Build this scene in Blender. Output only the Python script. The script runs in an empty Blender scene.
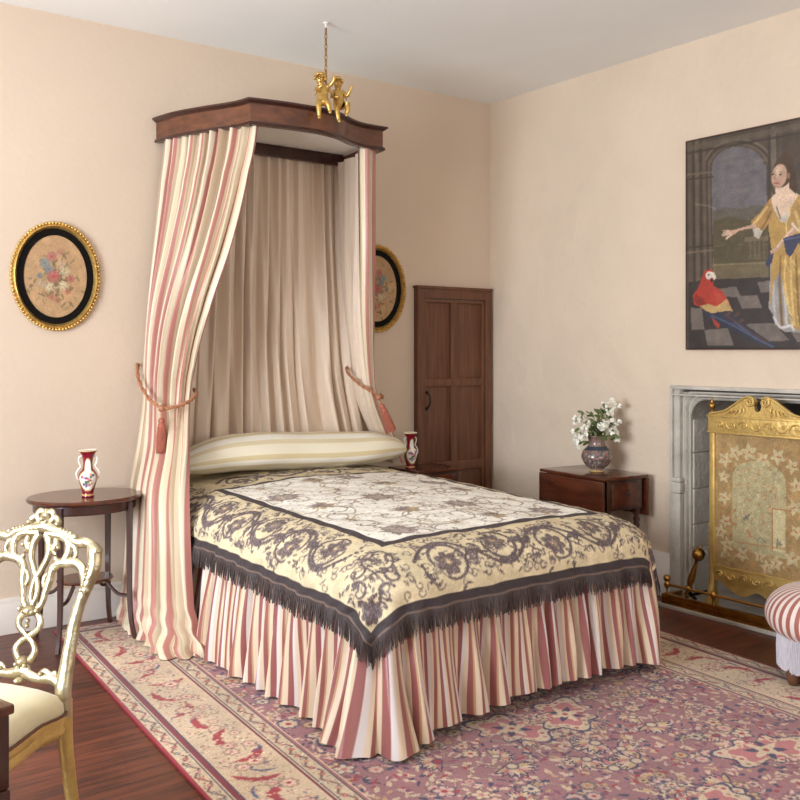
import bpy, bmesh, math, random
import numpy as np
from mathutils import Vector, Matrix, noise
random.seed(7); rng = np.random.RandomState(7)
PI = math.pi
S_, C_ = math.sin(math.radians(36.6)), math.cos(math.radians(36.6))
scene = bpy.context.scene

# ------------------------------------------------------------------ camera
cam = bpy.data.cameras.new('camera'); camo = bpy.data.objects.new('camera', cam)
scene.collection.objects.link(camo); scene.camera = camo
camo.location = (0, 0, 1.40)
camo.rotation_euler = (PI/2, 0, -math.radians(36.6))
cam.sensor_width = 36; cam.lens = 36*951/800; cam.shift_y = -49/800; cam.clip_start = .05

# ------------------------------------------------------------------ world, lights, exposure
w = bpy.data.worlds.new('world'); scene.world = w; w.use_nodes = True
w.node_tree.nodes['Background'].inputs[0].default_value = (.80, .90, 1, 1)
w.node_tree.nodes['Background'].inputs[1].default_value = 1.0
def area(name, loc, rot, sx, sy, power, col):
    l = bpy.data.lights.new(name, 'AREA'); l.shape = 'RECTANGLE'; l.size = sx; l.size_y = sy
    l.energy = power; l.color = col
    o = bpy.data.objects.new(name, l); scene.collection.objects.link(o)
    o.location = loc; o.rotation_euler = rot; return o
XL, YB = -1.9, -2.6      # left wall and rear wall, both behind the camera's view
area('daylight_left_window', (XL-.03, 2.5, 1.65), (0, -PI/2-math.radians(12), 0), 1.8, 2.2, 225, (.84, .92, 1))
area('rear_fill_light', (.6, YB-.03, 1.7), (PI/2+math.radians(25), 0, 0), 1.9, 1.7, 34, (1, .98, .95))  # added fill behind the camera, tilted up to brighten the ceiling
area('rear_fill_light', (3.2, YB-.03, 1.7), (PI/2+math.radians(25), 0, 0), 1.9, 1.7, 34, (1, .98, .95))  # second added fill, same upward tilt, no known source there
scene.view_settings.view_transform = 'Standard'; scene.view_settings.look = 'None'
scene.view_settings.exposure = 0.40; scene.view_settings.gamma = 1
scene.view_settings.use_curve_mapping = False

# ------------------------------------------------------------------ helpers
def lin(c):
    return tuple((v/255/12.92 if v/255 <= .04045 else ((v/255+.055)/1.055)**2.4) for v in c)
def npl(a):
    a = np.clip(a, 0, 255)/255
    return np.where(a <= .04045, a/12.92, ((a+.055)/1.055)**2.4)
def mat(name, rgb=(128,128,128), rough=.6, metal=0, attr=False, vary=0, vscale=8, bump=0, bscale=40,
        sheen=0, coat=0, stripes=None, spec=.5, stretch=None, dark=None, distort=0, trans=0):
    m = bpy.data.materials.new(name); m.use_nodes = True
    nt = m.node_tree; N = nt.nodes; L = nt.links; b = N['Principled BSDF']
    b.inputs['Roughness'].default_value = rough; b.inputs['Metallic'].default_value = metal
    b.inputs['Specular IOR Level'].default_value = spec
    if sheen: b.inputs['Sheen Weight'].default_value = sheen
    if coat: b.inputs['Coat Weight'].default_value = coat; b.inputs['Coat Roughness'].default_value = .15
    base = None
    tc = N.new('ShaderNodeTexCoord'); mp = N.new('ShaderNodeMapping')
    L.new(tc.outputs['Object'], mp.inputs[0])
    if stretch: mp.inputs['Scale'].default_value = stretch
    if attr:
        a = N.new('ShaderNodeAttribute'); a.attribute_name = 'Col'; base = a.outputs['Color']
    elif stripes:
        per, cols, axis = stripes
        if axis == 'U':
            uv = N.new('ShaderNodeUVMap'); sx = N.new('ShaderNodeSeparateXYZ'); L.new(uv.outputs[0], sx.inputs[0]); src = sx.outputs[0]
        elif axis == 'V':
            uv = N.new('ShaderNodeUVMap'); sx = N.new('ShaderNodeSeparateXYZ'); L.new(uv.outputs[0], sx.inputs[0]); src = sx.outputs[1]
        mu = N.new('ShaderNodeMath'); mu.operation = 'MULTIPLY'; mu.inputs[1].default_value = 1/per; L.new(src, mu.inputs[0])
        fr = N.new('ShaderNodeMath'); fr.operation = 'FRACT'; L.new(mu.outputs[0], fr.inputs[0])
        cr = N.new('ShaderNodeValToRGB'); cr.color_ramp.interpolation = 'LINEAR'
        el = cr.color_ramp.elements
        pts = []
        for i, (p, c) in enumerate(cols):
            nxt = cols[i+1][0] if i+1 < len(cols) else 1.0
            pts.append((min(p+.012, 1), c)); pts.append((max(nxt-.012, 0), c))
        el[0].position = pts[0][0]; el[0].color = (*lin(pts[0][1]), 1)
        el[1].position = pts[-1][0]; el[1].color = (*lin(pts[-1][1]), 1)
        for p, c in pts[1:-1]:
            e = el.new(p); e.color = (*lin(c), 1)
        L.new(fr.outputs[0], cr.inputs[0]); base = cr.outputs[0]
    else:
        rg = N.new('ShaderNodeRGB'); rg.outputs[0].default_value = (*lin(rgb), 1); base = rg.outputs[0]
    if vary:
        n = N.new('ShaderNodeTexNoise'); n.inputs['Scale'].default_value = vscale; n.inputs['Detail'].default_value = 5
        if distort: n.inputs['Distortion'].default_value = distort
        L.new(mp.outputs[0], n.inputs['Vector'])
        if dark:
            cr2 = N.new('ShaderNodeValToRGB'); cr2.color_ramp.elements[0].position = .35; cr2.color_ramp.elements[1].position = .65
            L.new(n.outputs[0], cr2.inputs[0])
            mx = N.new('ShaderNodeMix'); mx.data_type = 'RGBA'
            mm = N.new('ShaderNodeMath'); mm.operation = 'MULTIPLY'; mm.inputs[1].default_value = vary
            L.new(cr2.outputs[0], mm.inputs[0]); L.new(mm.outputs[0], mx.inputs['Factor'])
            L.new(base, mx.inputs['A']); mx.inputs['B'].default_value = (*lin(dark), 1); base = mx.outputs['Result']
        else:
            mr = N.new('ShaderNodeMapRange'); mr.inputs['From Min'].default_value = .3; mr.inputs['From Max'].default_value = .7
            mr.inputs['To Min'].default_value = 1-vary; mr.inputs['To Max'].default_value = 1+vary
            L.new(n.outputs[0], mr.inputs[0])
            vm = N.new('ShaderNodeVectorMath'); vm.operation = 'SCALE'; L.new(base, vm.inputs[0]); L.new(mr.outputs[0], vm.inputs['Scale'])
            base = vm.outputs[0]
    L.new(base, b.inputs['Base Color'])
    if bump:
        n2 = N.new('ShaderNodeTexNoise'); n2.inputs['Scale'].default_value = bscale; n2.inputs['Detail'].default_value = 4
        L.new(mp.outputs[0], n2.inputs['Vector'])
        bp = N.new('ShaderNodeBump'); bp.inputs['Strength'].default_value = min(1, bump); bp.inputs['Distance'].default_value = .01*max(1, bump)
        L.new(n2.outputs[0], bp.inputs['Height']); L.new(bp.outputs[0], b.inputs['Normal'])
    return m

class G:
    def __init__(s): s.v = []; s.f = []; s.uv = None
    def add(s, vs, fs):
        o = len(s.v); s.v += [tuple(v) for v in vs]; s.f += [tuple(i+o for i in f) for f in fs]; return s
    def box(s, x0, x1, y0, y1, z0, z1, bev=0, M=None):
        bm = bmesh.new(); bmesh.ops.create_cube(bm, size=1)
        for v in bm.verts:
            v.co = Vector(((x0+x1)/2+v.co.x*(x1-x0), (y0+y1)/2+v.co.y*(y1-y0), (z0+z1)/2+v.co.z*(z1-z0)))
        if bev: bmesh.ops.bevel(bm, geom=bm.edges[:], offset=bev, segments=2, affect='EDGES', profile=.6)
        return s.frombm(bm, M)
    def frombm(s, bm, M=None):
        bm.verts.index_update()
        vs = [(M @ v.co if M else v.co.copy()) for v in bm.verts]; fs = [[v.index for v in f.verts] for f in bm.faces]
        bm.free(); return s.add(vs, fs)
    def lathe(s, prof, n=32, c=(0,0,0), M=None, sx=1, sy=1):
        vs = []; fs = []
        for r, z in prof:
            for i in range(n):
                a = 2*PI*i/n; p = Vector((r*math.cos(a)*sx, r*math.sin(a)*sy, z))
                p = (M @ p) if M else p + Vector(c); vs.append(p)
        m = len(prof)
        for j in range(m-1):
            for i in range(n):
                fs.append((j*n+i, j*n+(i+1)%n, (j+1)*n+(i+1)%n, (j+1)*n+i))
        fs.append(tuple(range(n))[::-1]); fs.append(tuple((m-1)*n+i for i in range(n)))
        return s.add(vs, fs)
    def tube(s, pts, r, n=8, closed=False, cap=True, flat=None):
        # flat=(axis Vector, factor): squash the section along the axis
        P = [Vector(p) for p in pts]; m = len(P)
        if not hasattr(r, '__len__'): r = [r]*m
        vs = []; fs = []; up = None
        for k in range(m):
            if closed: t = (P[(k+1)%m]-P[k-1])
            else: t = P[min(k+1, m-1)]-P[max(k-1, 0)]
            if t.length < 1e-9: t = Vector((0,0,1))
            t.normalize()
            if up is None:
                up = Vector((0,0,1)) if abs(t.z) < .9 else Vector((1,0,0))
            u = (up - t*up.dot(t))
            if u.length < 1e-6: u = t.orthogonal()
            u.normalize(); up = u; w_ = t.cross(u)
            for i in range(n):
                a = 2*PI*i/n; o = (u*math.cos(a)+w_*math.sin(a))*r[k]
                if flat: o = o - flat[0]*o.dot(flat[0])*(1-flat[1])
                vs.append(P[k]+o)
        mm = m if closed else m-1
        for k in range(mm):
            for i in range(n):
                a = k*n+i; b = k*n+(i+1)%n; c = ((k+1)%m)*n+(i+1)%n; d = ((k+1)%m)*n+i
                fs.append((a, b, c, d))
        if cap and not closed:
            fs.append(tuple(range(n))[::-1]); fs.append(tuple((m-1)*n+i for i in range(n)))
        return s.add(vs, fs)
    def ball(s, c, r, seg=16, sc=(1,1,1)):
        bm = bmesh.new(); bmesh.ops.create_uvsphere(bm, u_segments=seg, v_segments=max(6, seg//2+2), radius=1)
        for v in bm.verts: v.co = Vector((c[0]+v.co.x*r*sc[0], c[1]+v.co.y*r*sc[1], c[2]+v.co.z*r*sc[2]))
        return s.frombm(bm)
    def prism(s, poly, h0, h1, M=None, bev=0):
        # poly in xy, extruded in z
        bm = bmesh.new(); vs = [bm.verts.new((x, y, h0)) for x, y in poly]; f = bm.faces.new(vs)
        r = bmesh.ops.extrude_face_region(bm, geom=[f])
        for e in r['geom']:
            if isinstance(e, bmesh.types.BMVert): e.co.z = h1
        bmesh.ops.recalc_face_normals(bm, faces=bm.faces[:])
        if bev: bmesh.ops.bevel(bm, geom=bm.edges[:], offset=bev, segments=2, affect='EDGES')
        return s.frombm(bm, M)

def smooth(me, ang=40):
    me.polygons.foreach_set('use_smooth', [True]*len(me.polygons))
    try: me.set_sharp_from_angle(angle=math.radians(ang))
    except Exception: pass
def link(name, me, m, parent=None):
    o = bpy.data.objects.new(name, me); scene.collection.objects.link(o)
    if m: me.materials.append(m)
    if parent: o.parent = parent; o.matrix_parent_inverse = parent.matrix_world.inverted() if False else Matrix.Translation(-parent_loc(parent))
    return o
def parent_loc(p):
    l = Vector(p.location)
    while p.parent: p = p.parent; l = l + Vector(p.location)
    return l
def build(name, g, m, parent=None, ang=40, local=False):
    """mesh object; coordinates in g are world coordinates unless local"""
    me = bpy.data.meshes.new(name); me.from_pydata(g.v, [], g.f)
    bm = bmesh.new(); bm.from_mesh(me); bmesh.ops.recalc_face_normals(bm, faces=bm.faces[:]); bm.to_mesh(me); bm.free()
    smooth(me, ang)
    o = bpy.data.objects.new(name, me); scene.collection.objects.link(o); me.materials.append(m)
    if parent:
        o.parent = parent
        if not local:
            pl = parent_loc(parent); me.transform(Matrix.Translation(-pl))
    return o
def grid(name, P, m, cols=None, UV=None, parent=None, wrap=False):
    P = np.asarray(P, dtype=np.float64); ny, nx = P.shape[:2]
    if parent is not None: P = P - np.array(parent_loc(parent))
    idx = np.arange(ny*nx).reshape(ny, nx)
    a = idx[:-1, :-1].ravel(); b = idx[:-1, 1:].ravel(); c = idx[1:, 1:].ravel(); d = idx[1:, :-1].ravel()
    F = np.stack([a, b, c, d], 1)
    if wrap:
        a = idx[:-1, -1]; b = idx[:-1, 0]; c = idx[1:, 0]; d = idx[1:, -1]
        F = np.concatenate([F, np.stack([a, b, c, d], 1)])
    me = bpy.data.meshes.new(name); me.vertices.add(ny*nx); me.vertices.foreach_set('co', P.reshape(-1))
    nf = len(F); me.loops.add(nf*4); me.polygons.add(nf)
    me.loops.foreach_set('vertex_index', F.ravel().astype(np.int32))
    me.polygons.foreach_set('loop_start', (np.arange(nf)*4).astype(np.int32))
    me.polygons.foreach_set('loop_total', np.full(nf, 4, dtype=np.int32))
    me.update(calc_edges=True); me.validate()
    me.polygons.foreach_set('use_smooth', [True]*nf)
    if cols is not None:
        ca = me.color_attributes.new('Col', 'FLOAT_COLOR', 'POINT')
        c4 = np.ones((ny*nx, 4)); c4[:, :3] = npl(cols.reshape(-1, 3)); ca.data.foreach_set('color', c4.ravel())
    if UV is not None:
        ul = me.uv_layers.new(name='UVMap'); uvv = UV.reshape(-1, 2)[F.ravel()]; ul.data.foreach_set('uv', uvv.ravel())
    o = bpy.data.objects.new(name, me); scene.collection.objects.link(o); me.materials.append(m)
    if parent is not None: o.parent = parent
    return o
def tag(o, label=None, cat=None, group=None, kind=None):
    if label: o['label'] = label
    if cat: o['category'] = cat
    if group: o['group'] = group
    if kind: o['kind'] = kind
    return o
def empty(name, loc, label=None, cat=None, group=None):
    o = bpy.data.objects.new(name, None); scene.collection.objects.link(o); o.location = loc; o.empty_display_size = .1
    return tag(o, label, cat, group)
def catmull(pts, n=8, closed=False):
    P = [np.array(p, float) for p in pts]; out = []; m = len(P)
    rngk = range(m if closed else m-1)
    for k in rngk:
        if closed: p0, p1, p2, p3 = P[k-1], P[k], P[(k+1)%m], P[(k+2)%m]
        else: p0, p1, p2, p3 = P[max(k-1,0)], P[k], P[k+1], P[min(k+2,m-1)]
        for i in range(n):
            t = i/n
            out.append(.5*((2*p1)+(-p0+p2)*t+(2*p0-5*p1+4*p2-p3)*t*t+(-p0+3*p1-3*p2+p3)*t**3))
    if not closed: out.append(P[-1])
    return [tuple(o) for o in out]

# ---- canvas: draws woven, embroidered or painted pattern colours that become vertex colours
class Cv:
    def __init__(s, x0, x1, y0, y1, res, col):
        s.x0, s.x1, s.y0, s.y1 = x0, x1, y0, y1
        s.nx = int(round((x1-x0)/res))+1; s.ny = int(round((y1-y0)/res))+1
        s.xs = np.linspace(x0, x1, s.nx); s.ys = np.linspace(y0, y1, s.ny)
        s.X, s.Y = np.meshgrid(s.xs, s.ys); s.A = np.zeros((s.ny, s.nx, 3)); s.A[:] = col; s.res = (x1-x0)/(s.nx-1)
    def _bb(s, xa, xb, ya, yb):
        i0 = int(np.searchsorted(s.xs, xa-s.res)); i1 = int(np.searchsorted(s.xs, xb+s.res))
        j0 = int(np.searchsorted(s.ys, ya-s.res)); j1 = int(np.searchsorted(s.ys, yb+s.res))
        if i0 >= i1 or j0 >= j1: return None
        return slice(j0, j1), slice(i0, i1)
    def _mix(s, sl, m, col, a):
        m = (np.clip(m, 0, 1)*a)[..., None]; s.A[sl] = s.A[sl]*(1-m)+np.array(col, float)*m
    def poly(s, pts, col, a=1):
        p = np.array(pts); sl = s._bb(p[:,0].min(), p[:,0].max(), p[:,1].min(), p[:,1].max())
        if sl is None: return
        X, Y = s.X[sl], s.Y[sl]; ins = np.zeros(X.shape, bool)
        n = len(p); j = n-1
        for i in range(n):
            xi, yi = p[i]; xj, yj = p[j]
            if yi != yj:
                ins ^= ((yi > Y) != (yj > Y)) & (X < (xj-xi)*(Y-yi)/(yj-yi)+xi)
            j = i
        s._mix(sl, ins.astype(float), col, a)
    def stroke(s, pts, w, col, a=1):
        n = len(pts)
        p = np.array(pts)
        ws = np.linspace(w[0], w[1], n) if hasattr(w, '__len__') and len(w) == 2 else (np.array(w) if hasattr(w, '__len__') else np.full(n, w))
        wm = ws.max(); sl = s._bb(p[:,0].min()-wm, p[:,0].max()+wm, p[:,1].min()-wm, p[:,1].max()+wm)
        if sl is None: return
        X, Y = s.X[sl], s.Y[sl]; best = np.full(X.shape, -1e9)
        for k in range(n-1):
            d = p[k+1]-p[k]; L2 = d@d+1e-12
            t = np.clip(((X-p[k,0])*d[0]+(Y-p[k,1])*d[1])/L2, 0, 1)
            dist = np.hypot(X-p[k,0]-t*d[0], Y-p[k,1]-t*d[1]); best = np.maximum(best, (ws[k]+(ws[k+1]-ws[k])*t)/2-dist)
        s._mix(sl, best/s.res+.5, col, a)
    def ell(s, c, rx, ry, rot, col, a=1, soft=None):
        R = max(rx, ry); sl = s._bb(c[0]-R, c[0]+R, c[1]-R, c[1]+R)
        if sl is None: return
        X, Y = s.X[sl]-c[0], s.Y[sl]-c[1]; cr, sr = math.cos(rot), math.sin(rot)
        u = (X*cr+Y*sr)/rx; v = (-X*sr+Y*cr)/ry; d = (1-np.hypot(u, v))*min(rx, ry)
        s._mix(sl, d/(soft or s.res)+(.5 if not soft else 0), col, a)
    def leaf(s, c, L, ang, w_, col, a=1, bend=0):
        pts = []; n = 7
        for sgn in (1, -1):
            for i in range(n+1):
                t = i/n if sgn > 0 else 1-i/n
                x = t*L; y = sgn*w_/2*math.sin(PI*t**.8)+bend*L*t*t
                pts.append((c[0]+x*math.cos(ang)-y*math.sin(ang), c[1]+x*math.sin(ang)+y*math.cos(ang)))
        s.poly(pts, col, a)
    def flower(s, c, r, n, col, col2=None, a=1, rot=0):
        for i in range(n):
            t = rot+2*PI*i/n; s.ell((c[0]+.58*r*math.cos(t), c[1]+.58*r*math.sin(t)), .44*r, .30*r, t, col, a)
        if col2: s.ell(c, .3*r, .3*r, 0, col2, a)
        else: s.ell(c, .34*r, .34*r, 0, col, a)
    def noise(s, amp, cell, seed=0, grain=0):
        r = np.random.RandomState(seed); n1 = max(2, int((s.y1-s.y0)/cell)+2); n2 = max(2, int((s.x1-s.x0)/cell)+2)
        g = r.randn(n1, n2); jj = np.linspace(0, n1-1.001, s.ny); ii = np.linspace(0, n2-1.001, s.nx)
        j0 = jj.astype(int); i0 = ii.astype(int); fj = (jj-j0)[:, None]; fi = (ii-i0)[None]
        v = g[j0][:, i0]*(1-fj)*(1-fi)+g[j0+1][:, i0]*fj*(1-fi)+g[j0][:, i0+1]*(1-fj)*fi+g[j0+1][:, i0+1]*fj*fi
        s.A *= (1+amp*v)[..., None]
        if grain: s.A *= (1+grain*r.randn(s.ny, s.nx))[..., None]
    def sample(s, x, y):
        i = np.clip(((x-s.x0)/(s.x1-s.x0)*(s.nx-1)).round().astype(int), 0, s.nx-1)
        j = np.clip(((y-s.y0)/(s.y1-s.y0)*(s.ny-1)).round().astype(int), 0, s.ny-1)
        return s.A[j, i]
def spiral(c, r0, r1, a0, turns, n=22):
    out = []
    for i in range(n+1):
        t = i/n; r = r0+(r1-r0)*t; a = a0+turns*2*PI*t
        out.append((c[0]+r*math.cos(a), c[1]+r*math.sin(a)))
    return out

# ------------------------------------------------------------------ materials
ROSE, CREAM, TAN, WHITE = (146,84,80), (214,192,166), (184,146,110), (210,200,197)
M = dict(
 wall=mat('painted_plaster_peach', (208,187,166), .9, vary=.03, vscale=1.2, bump=.15, bscale=30),
 wallr=mat('painted_plaster_cream', (213,193,171), .9, vary=.04, vscale=1.5, bump=2.4, bscale=4),
 ceil=mat('ceiling_distemper', (240,239,235), .95, vary=.03, vscale=1, bump=.6, bscale=2),
 white=mat('white_paint', (225,215,206), .5),
 stone=mat('limestone', (188,180,168), .9, vary=.14, vscale=7, bump=.8, bscale=30),
 soot=mat('sooty_stone', (70,64,60), .95, vary=.2, vscale=5, bump=.8, bscale=20),
 oak=mat('dark_oak', (112,70,46), .55, vary=.5, vscale=5, stretch=(9,9,.7), dark=(62,36,22), bump=.2, bscale=20),
 mahog=mat('polished_mahogany', (92,46,28), .22, vary=.6, vscale=3, stretch=(6,1.2,6), dark=(48,20,12), coat=.4),
 mahogd=mat('dark_mahogany', (64,32,24), .3, vary=.5, vscale=4, stretch=(6,6,1), dark=(36,16,12), coat=.3),
 cornice=mat('walnut_cornice', (110,64,40), .35, vary=.7, vscale=4, stretch=(3,3,8), dark=(62,32,20), coat=.3),
 gold=mat('gilt', (222,184,106), .34, metal=.75, vary=.5, vscale=40, dark=(150,108,54), bump=.2, bscale=60),
 gilt=mat('worn_silver_gilt', (196,184,152), .3, metal=.8, vary=.55, vscale=16, dark=(132,108,70), bump=.35, bscale=45),
 giltw=mat('gilded_wood', (212,180,108), .42, metal=.55, vary=.35, vscale=18, dark=(150,112,60), bump=.3, bscale=50),
 brass=mat('aged_brass', (176,130,66), .34, metal=1, vary=.2, vscale=20),
 iron=mat('dark_iron', (40,36,34), .5, metal=.7),
 black=mat('black_glass_mount', (15,12,10), .45, spec=.08),
 seat=mat('cream_velvet_upholstery', (206,190,150), .75, sheen=.4, vary=.08, vscale=6),
 beige=mat('beige_silk', (222,200,178), .48, vary=.05, vscale=4, stretch=(20,20,1), bump=.1, bscale=30, sheen=.2),
 lining=mat('pale_canopy_lining', (240,237,232), .8),
 rope=mat('russet_cord', (168,112,80), .6, vary=.3, vscale=60, bump=.4, bscale=120),
 tassel=mat('russet_tassel', (160,88,66), .55, vary=.25, vscale=80, stretch=(3,3,.4)),
 fringe=mat('dark_bullion_fringe', (70,58,56), .65, vary=.3, vscale=90, stretch=(3,3,.5)),
 coverlet=mat('embroidered_silk', attr=True, rough=.75, bump=.5, bscale=26, spec=.25),
 rug=mat('knotted_wool', attr=True, rough=.95, bump=.2, bscale=150, sheen=.1),
 paint=mat('oil_paint', attr=True, rough=.45, bump=.1, bscale=60),
 tapestry=mat('needlework', attr=True, rough=.85, bump=.3, bscale=160),
 china=mat('glazed_china', attr=True, rough=.12, coat=.5),
 stripe=mat('striped_silk', stripes=(.098, [(0,CREAM),(.24,ROSE),(.46,WHITE),(.60,CREAM),(.76,ROSE),(.93,TAN)], 'U'), rough=.4, sheen=.2, bump=.06, bscale=25),
 curtain=mat('striped_curtain_silk', stripes=(.128, [(0,(214,197,168)),(.24,(176,116,104)),(.38,(198,176,146)),(.52,(214,199,174)),(.70,(168,106,96)),(.86,(178,154,124))], 'U'), rough=.45, sheen=.2, bump=.06, bscale=25),
 bolster=mat('striped_pillow_cotton', stripes=(.150, [(0,(232,222,198)),(.36,(214,196,154)),(.54,(236,230,216)),(.82,(218,202,166))], 'V'), rough=.55, bump=.25, bscale=12),
 linen=mat('white_linen', (214,206,204), .85),
 green=mat('leaf_green', (92,104,58), .6, vary=.25, vscale=20),
 petal=mat('white_petals', (240,236,222), .6),
 stem=mat('flower_stem', (110,116,72), .6),
 canvas=mat('canvas_edge', (150,100,66), .8),
 greenwhite=mat('pale_fringe', (196,190,196), .75, vary=.2, vscale=90, stretch=(3,3,.3)),
)
# floorboards run along X
fm = bpy.data.materials.new('dark_floorboards'); fm.use_nodes = True
N = fm.node_tree.nodes; L = fm.node_tree.links; bs = N['Principled BSDF']; bs.inputs['Roughness'].default_value = .38
tc = N.new('ShaderNodeTexCoord'); sx = N.new('ShaderNodeSeparateXYZ'); L.new(tc.outputs['Object'], sx.inputs[0])
def mth(op, a, b=None):
    n = N.new('ShaderNodeMath'); n.operation = op
    for i, v in enumerate((a, b)):
        if v is None: continue
        if isinstance(v, (int, float)): n.inputs[i].default_value = v
        else: L.new(v, n.inputs[i])
    return n.outputs[0]
py = mth('MULTIPLY', mth('ADD', sx.outputs[1], .02), 1/.215); row = mth('FLOOR', py); fr = mth('FRACT', py)
gap = mth('LESS_THAN', fr, .022)
wn = N.new('ShaderNodeTexWhiteNoise'); wn.noise_dimensions = '1D'; L.new(row, wn.inputs['W'])
mp = N.new('ShaderNodeMapping'); mp.inputs['Scale'].default_value = (1.2, 14, 1); L.new(tc.outputs['Object'], mp.inputs[0])
nz = N.new('ShaderNodeTexNoise'); nz.inputs['Scale'].default_value = 3; nz.inputs['Detail'].default_value = 7; L.new(mp.outputs[0], nz.inputs['Vector'])
cr = N.new('ShaderNodeValToRGB'); cr.color_ramp.elements[0].position = .3; cr.color_ramp.elements[1].position = .72
cr.color_ramp.elements[0].color = (*lin((54,25,17)), 1); cr.color_ramp.elements[1].color = (*lin((116,60,40)), 1)
L.new(mth('ADD', nz.outputs[0], mth('MULTIPLY', mth('SUBTRACT', wn.outputs[0], .5), .16)), cr.inputs[0])
mx = N.new('ShaderNodeMix'); mx.data_type = 'RGBA'; L.new(gap, mx.inputs['Factor']); L.new(cr.outputs[0], mx.inputs['A']); mx.inputs['B'].default_value = (.006,.004,.003,1)
L.new(mx.outputs['Result'], bs.inputs['Base Color'])

# ------------------------------------------------------------------ the room
WY, WX, H = 4.94, 4.45, 3.119
def struct(name, g, m, label=None):
    o = build(name, g, m, ang=30); o['kind'] = 'structure'
    if label: o['label'] = label
    return o
struct('floor', G().box(XL-.3, WX+.9, YB-.3, WY+.3, -.1, 0), fm)
struct('ceiling', G().box(XL-.3, WX+.9, YB-.3, WY+.3, H, H+.1), M['ceil'])
struct('wall_back', G().box(XL-.3, WX+.9, WY, WY+.2, 0, H), M['wall'])
# right wall with the fireplace opening (Y 2.03..3.31, z 0..1.12)
OY0, OY1, OZ = 1.98, 3.30, 1.13
g = G(); g.box(WX, WX+.25, 3.407, WY, 0, H); g.box(WX, WX+.25, YB-.2, 1.87, 0, H); g.box(WX, WX+.25, 1.87, 3.407, 1.207, H)
struct('wall_right', g, M['wallr'])
g = G()
for (y0, y1, z0, z1) in ((YB-.2, 1.4, 0, H), (3.6, WY, 0, H), (1.4, 3.6, 0, .75), (1.4, 3.6, 2.55, H)): g.box(XL-.2, XL, y0, y1, z0, z1)
struct('wall_left', g, M['wall'])
g = G()
for (x0, x1, z0, z1) in ((XL-.2, -.35, 0, H), (1.55, 2.25, 0, H), (4.15, WX+.3, 0, H), (-.35, 1.55, 0, .85), (-.35, 1.55, 2.55, H), (2.25, 4.15, 0, .85), (2.25, 4.15, 2.55, H)): g.box(x0, x1, YB-.2, YB, z0, z1)
struct('wall_rear', g, M['wall'])
def window(n, c, ax, w_, h_):
    g = G(); t = .03
    def bar(u0, u1, z0, z1):
        if ax == 'x': g.box(c[0]+u0, c[0]+u1, c[1]-.02, c[1]+.02, c[2]+z0, c[2]+z1)
        else: g.box(c[0]-.02, c[0]+.02, c[1]+u0, c[1]+u1, c[2]+z0, c[2]+z1)
    for s in (-1, 0, 1): bar(s*(w_/2-t/2)-t/2, s*(w_/2-t/2)+t/2, -h_/2, h_/2)
    for s in (-1, 0, 1): bar(-w_/2, w_/2, s*(h_/2-t/2)-t/2, s*(h_/2-t/2)+t/2)
    struct('window_%d' % n, g, M['white'])
window(1, (XL+.02, 2.5, 1.65), 'y', 2.2, 1.8); window(2, (.6, YB+.02, 1.7), 'x', 1.9, 1.7); window(3, (3.2, YB+.02, 1.7), 'x', 1.9, 1.7)  # rear-wall pair is unseen, added to go with the rear fill lights
def baseboard(name, pts):
    g = G()
    for (x0, x1, y0, y1, dx, dy) in pts:
        g.box(x0, x1, y0, y1, 0, .155, .004)
        g.box(x0, x1-(.008 if dx else 0), y0+(.008 if dy else 0), y1, .155, .178, .004) if dy else g.box(x0+.008, x1, y0, y1, .155, .178, .004)
    struct(name, g, M['white'])
baseboard('baseboard_back', [(XL, 3.78, WY-.02, WY, 0, 1)])
g = G(); g.box(WX-.02, WX, 3.408, WY, 0, .23, .003); g.box(WX-.012, WX, 3.408, WY, .23, .253, .003)
struct('baseboard_right', g, M['white'])

# corner cupboard door
DX0, DX1, DT = 3.78, 4.425, 1.822
dr = empty('door_1', (4.11, WY-.02, 0)); dr['kind'] = 'structure'
g = G(); g.box(DX0, DX0+.055, WY-.045, WY-.001, 0, DT, .004); g.box(DX1-.055, DX1, WY-.045, WY-.001, 0, DT, .004); g.box(DX0+.055, DX1-.055, WY-.045, WY-.001, DT-.075, DT, .004)
g.box(DX0-.008, DX1, WY-.055, WY-.001, DT-.012, DT+.006, .003)
build('door_frame', g, M['oak'], dr)
ix0, ix1 = DX0+.058, DX1-.058; mid = (ix0+ix1)/2-.005
g = G(); y0, y1 = WY-.034, WY-.004
for a, b in ((ix0, ix0+.02), (mid-.028, mid+.028), (ix1-.02, ix1)): g.box(a, b, y0, y1, .02, DT-.08, .003)
for a, b in ((.02, .12), (.60, .665), (1.165, 1.215), (DT-.10, DT-.08)): g.box(ix0, ix1, y0-.001, y1, a, b, .003)
lf = build('door_leaf', g, M['oak'], dr)
g = G()
for xa, xb in ((ix0+.018, mid-.026), (mid+.026, ix1-.018)):
    for za, zb in ((.11, .605), (.66, 1.17), (1.21, DT-.095)): g.box(xa, xb, WY-.016, WY-.003, za, zb, .003)
build('door_panels', g, M['oak'], dr)
g = G(); hx = 3.862
g.tube(catmull([(hx, y0-.002, 1.125), (hx+.004, y0-.022, 1.11), (hx+.006, y0-.03, 1.075), (hx+.004, y0-.022, 1.04), (hx, y0-.002, 1.025)], 4), .0055)
g.ball((hx, y0-.003, 1.128), .011, 10); g.ball((hx, y0-.003, 1.02), .011, 10)
build('door_handle', g, M['iron'], dr)

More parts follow.
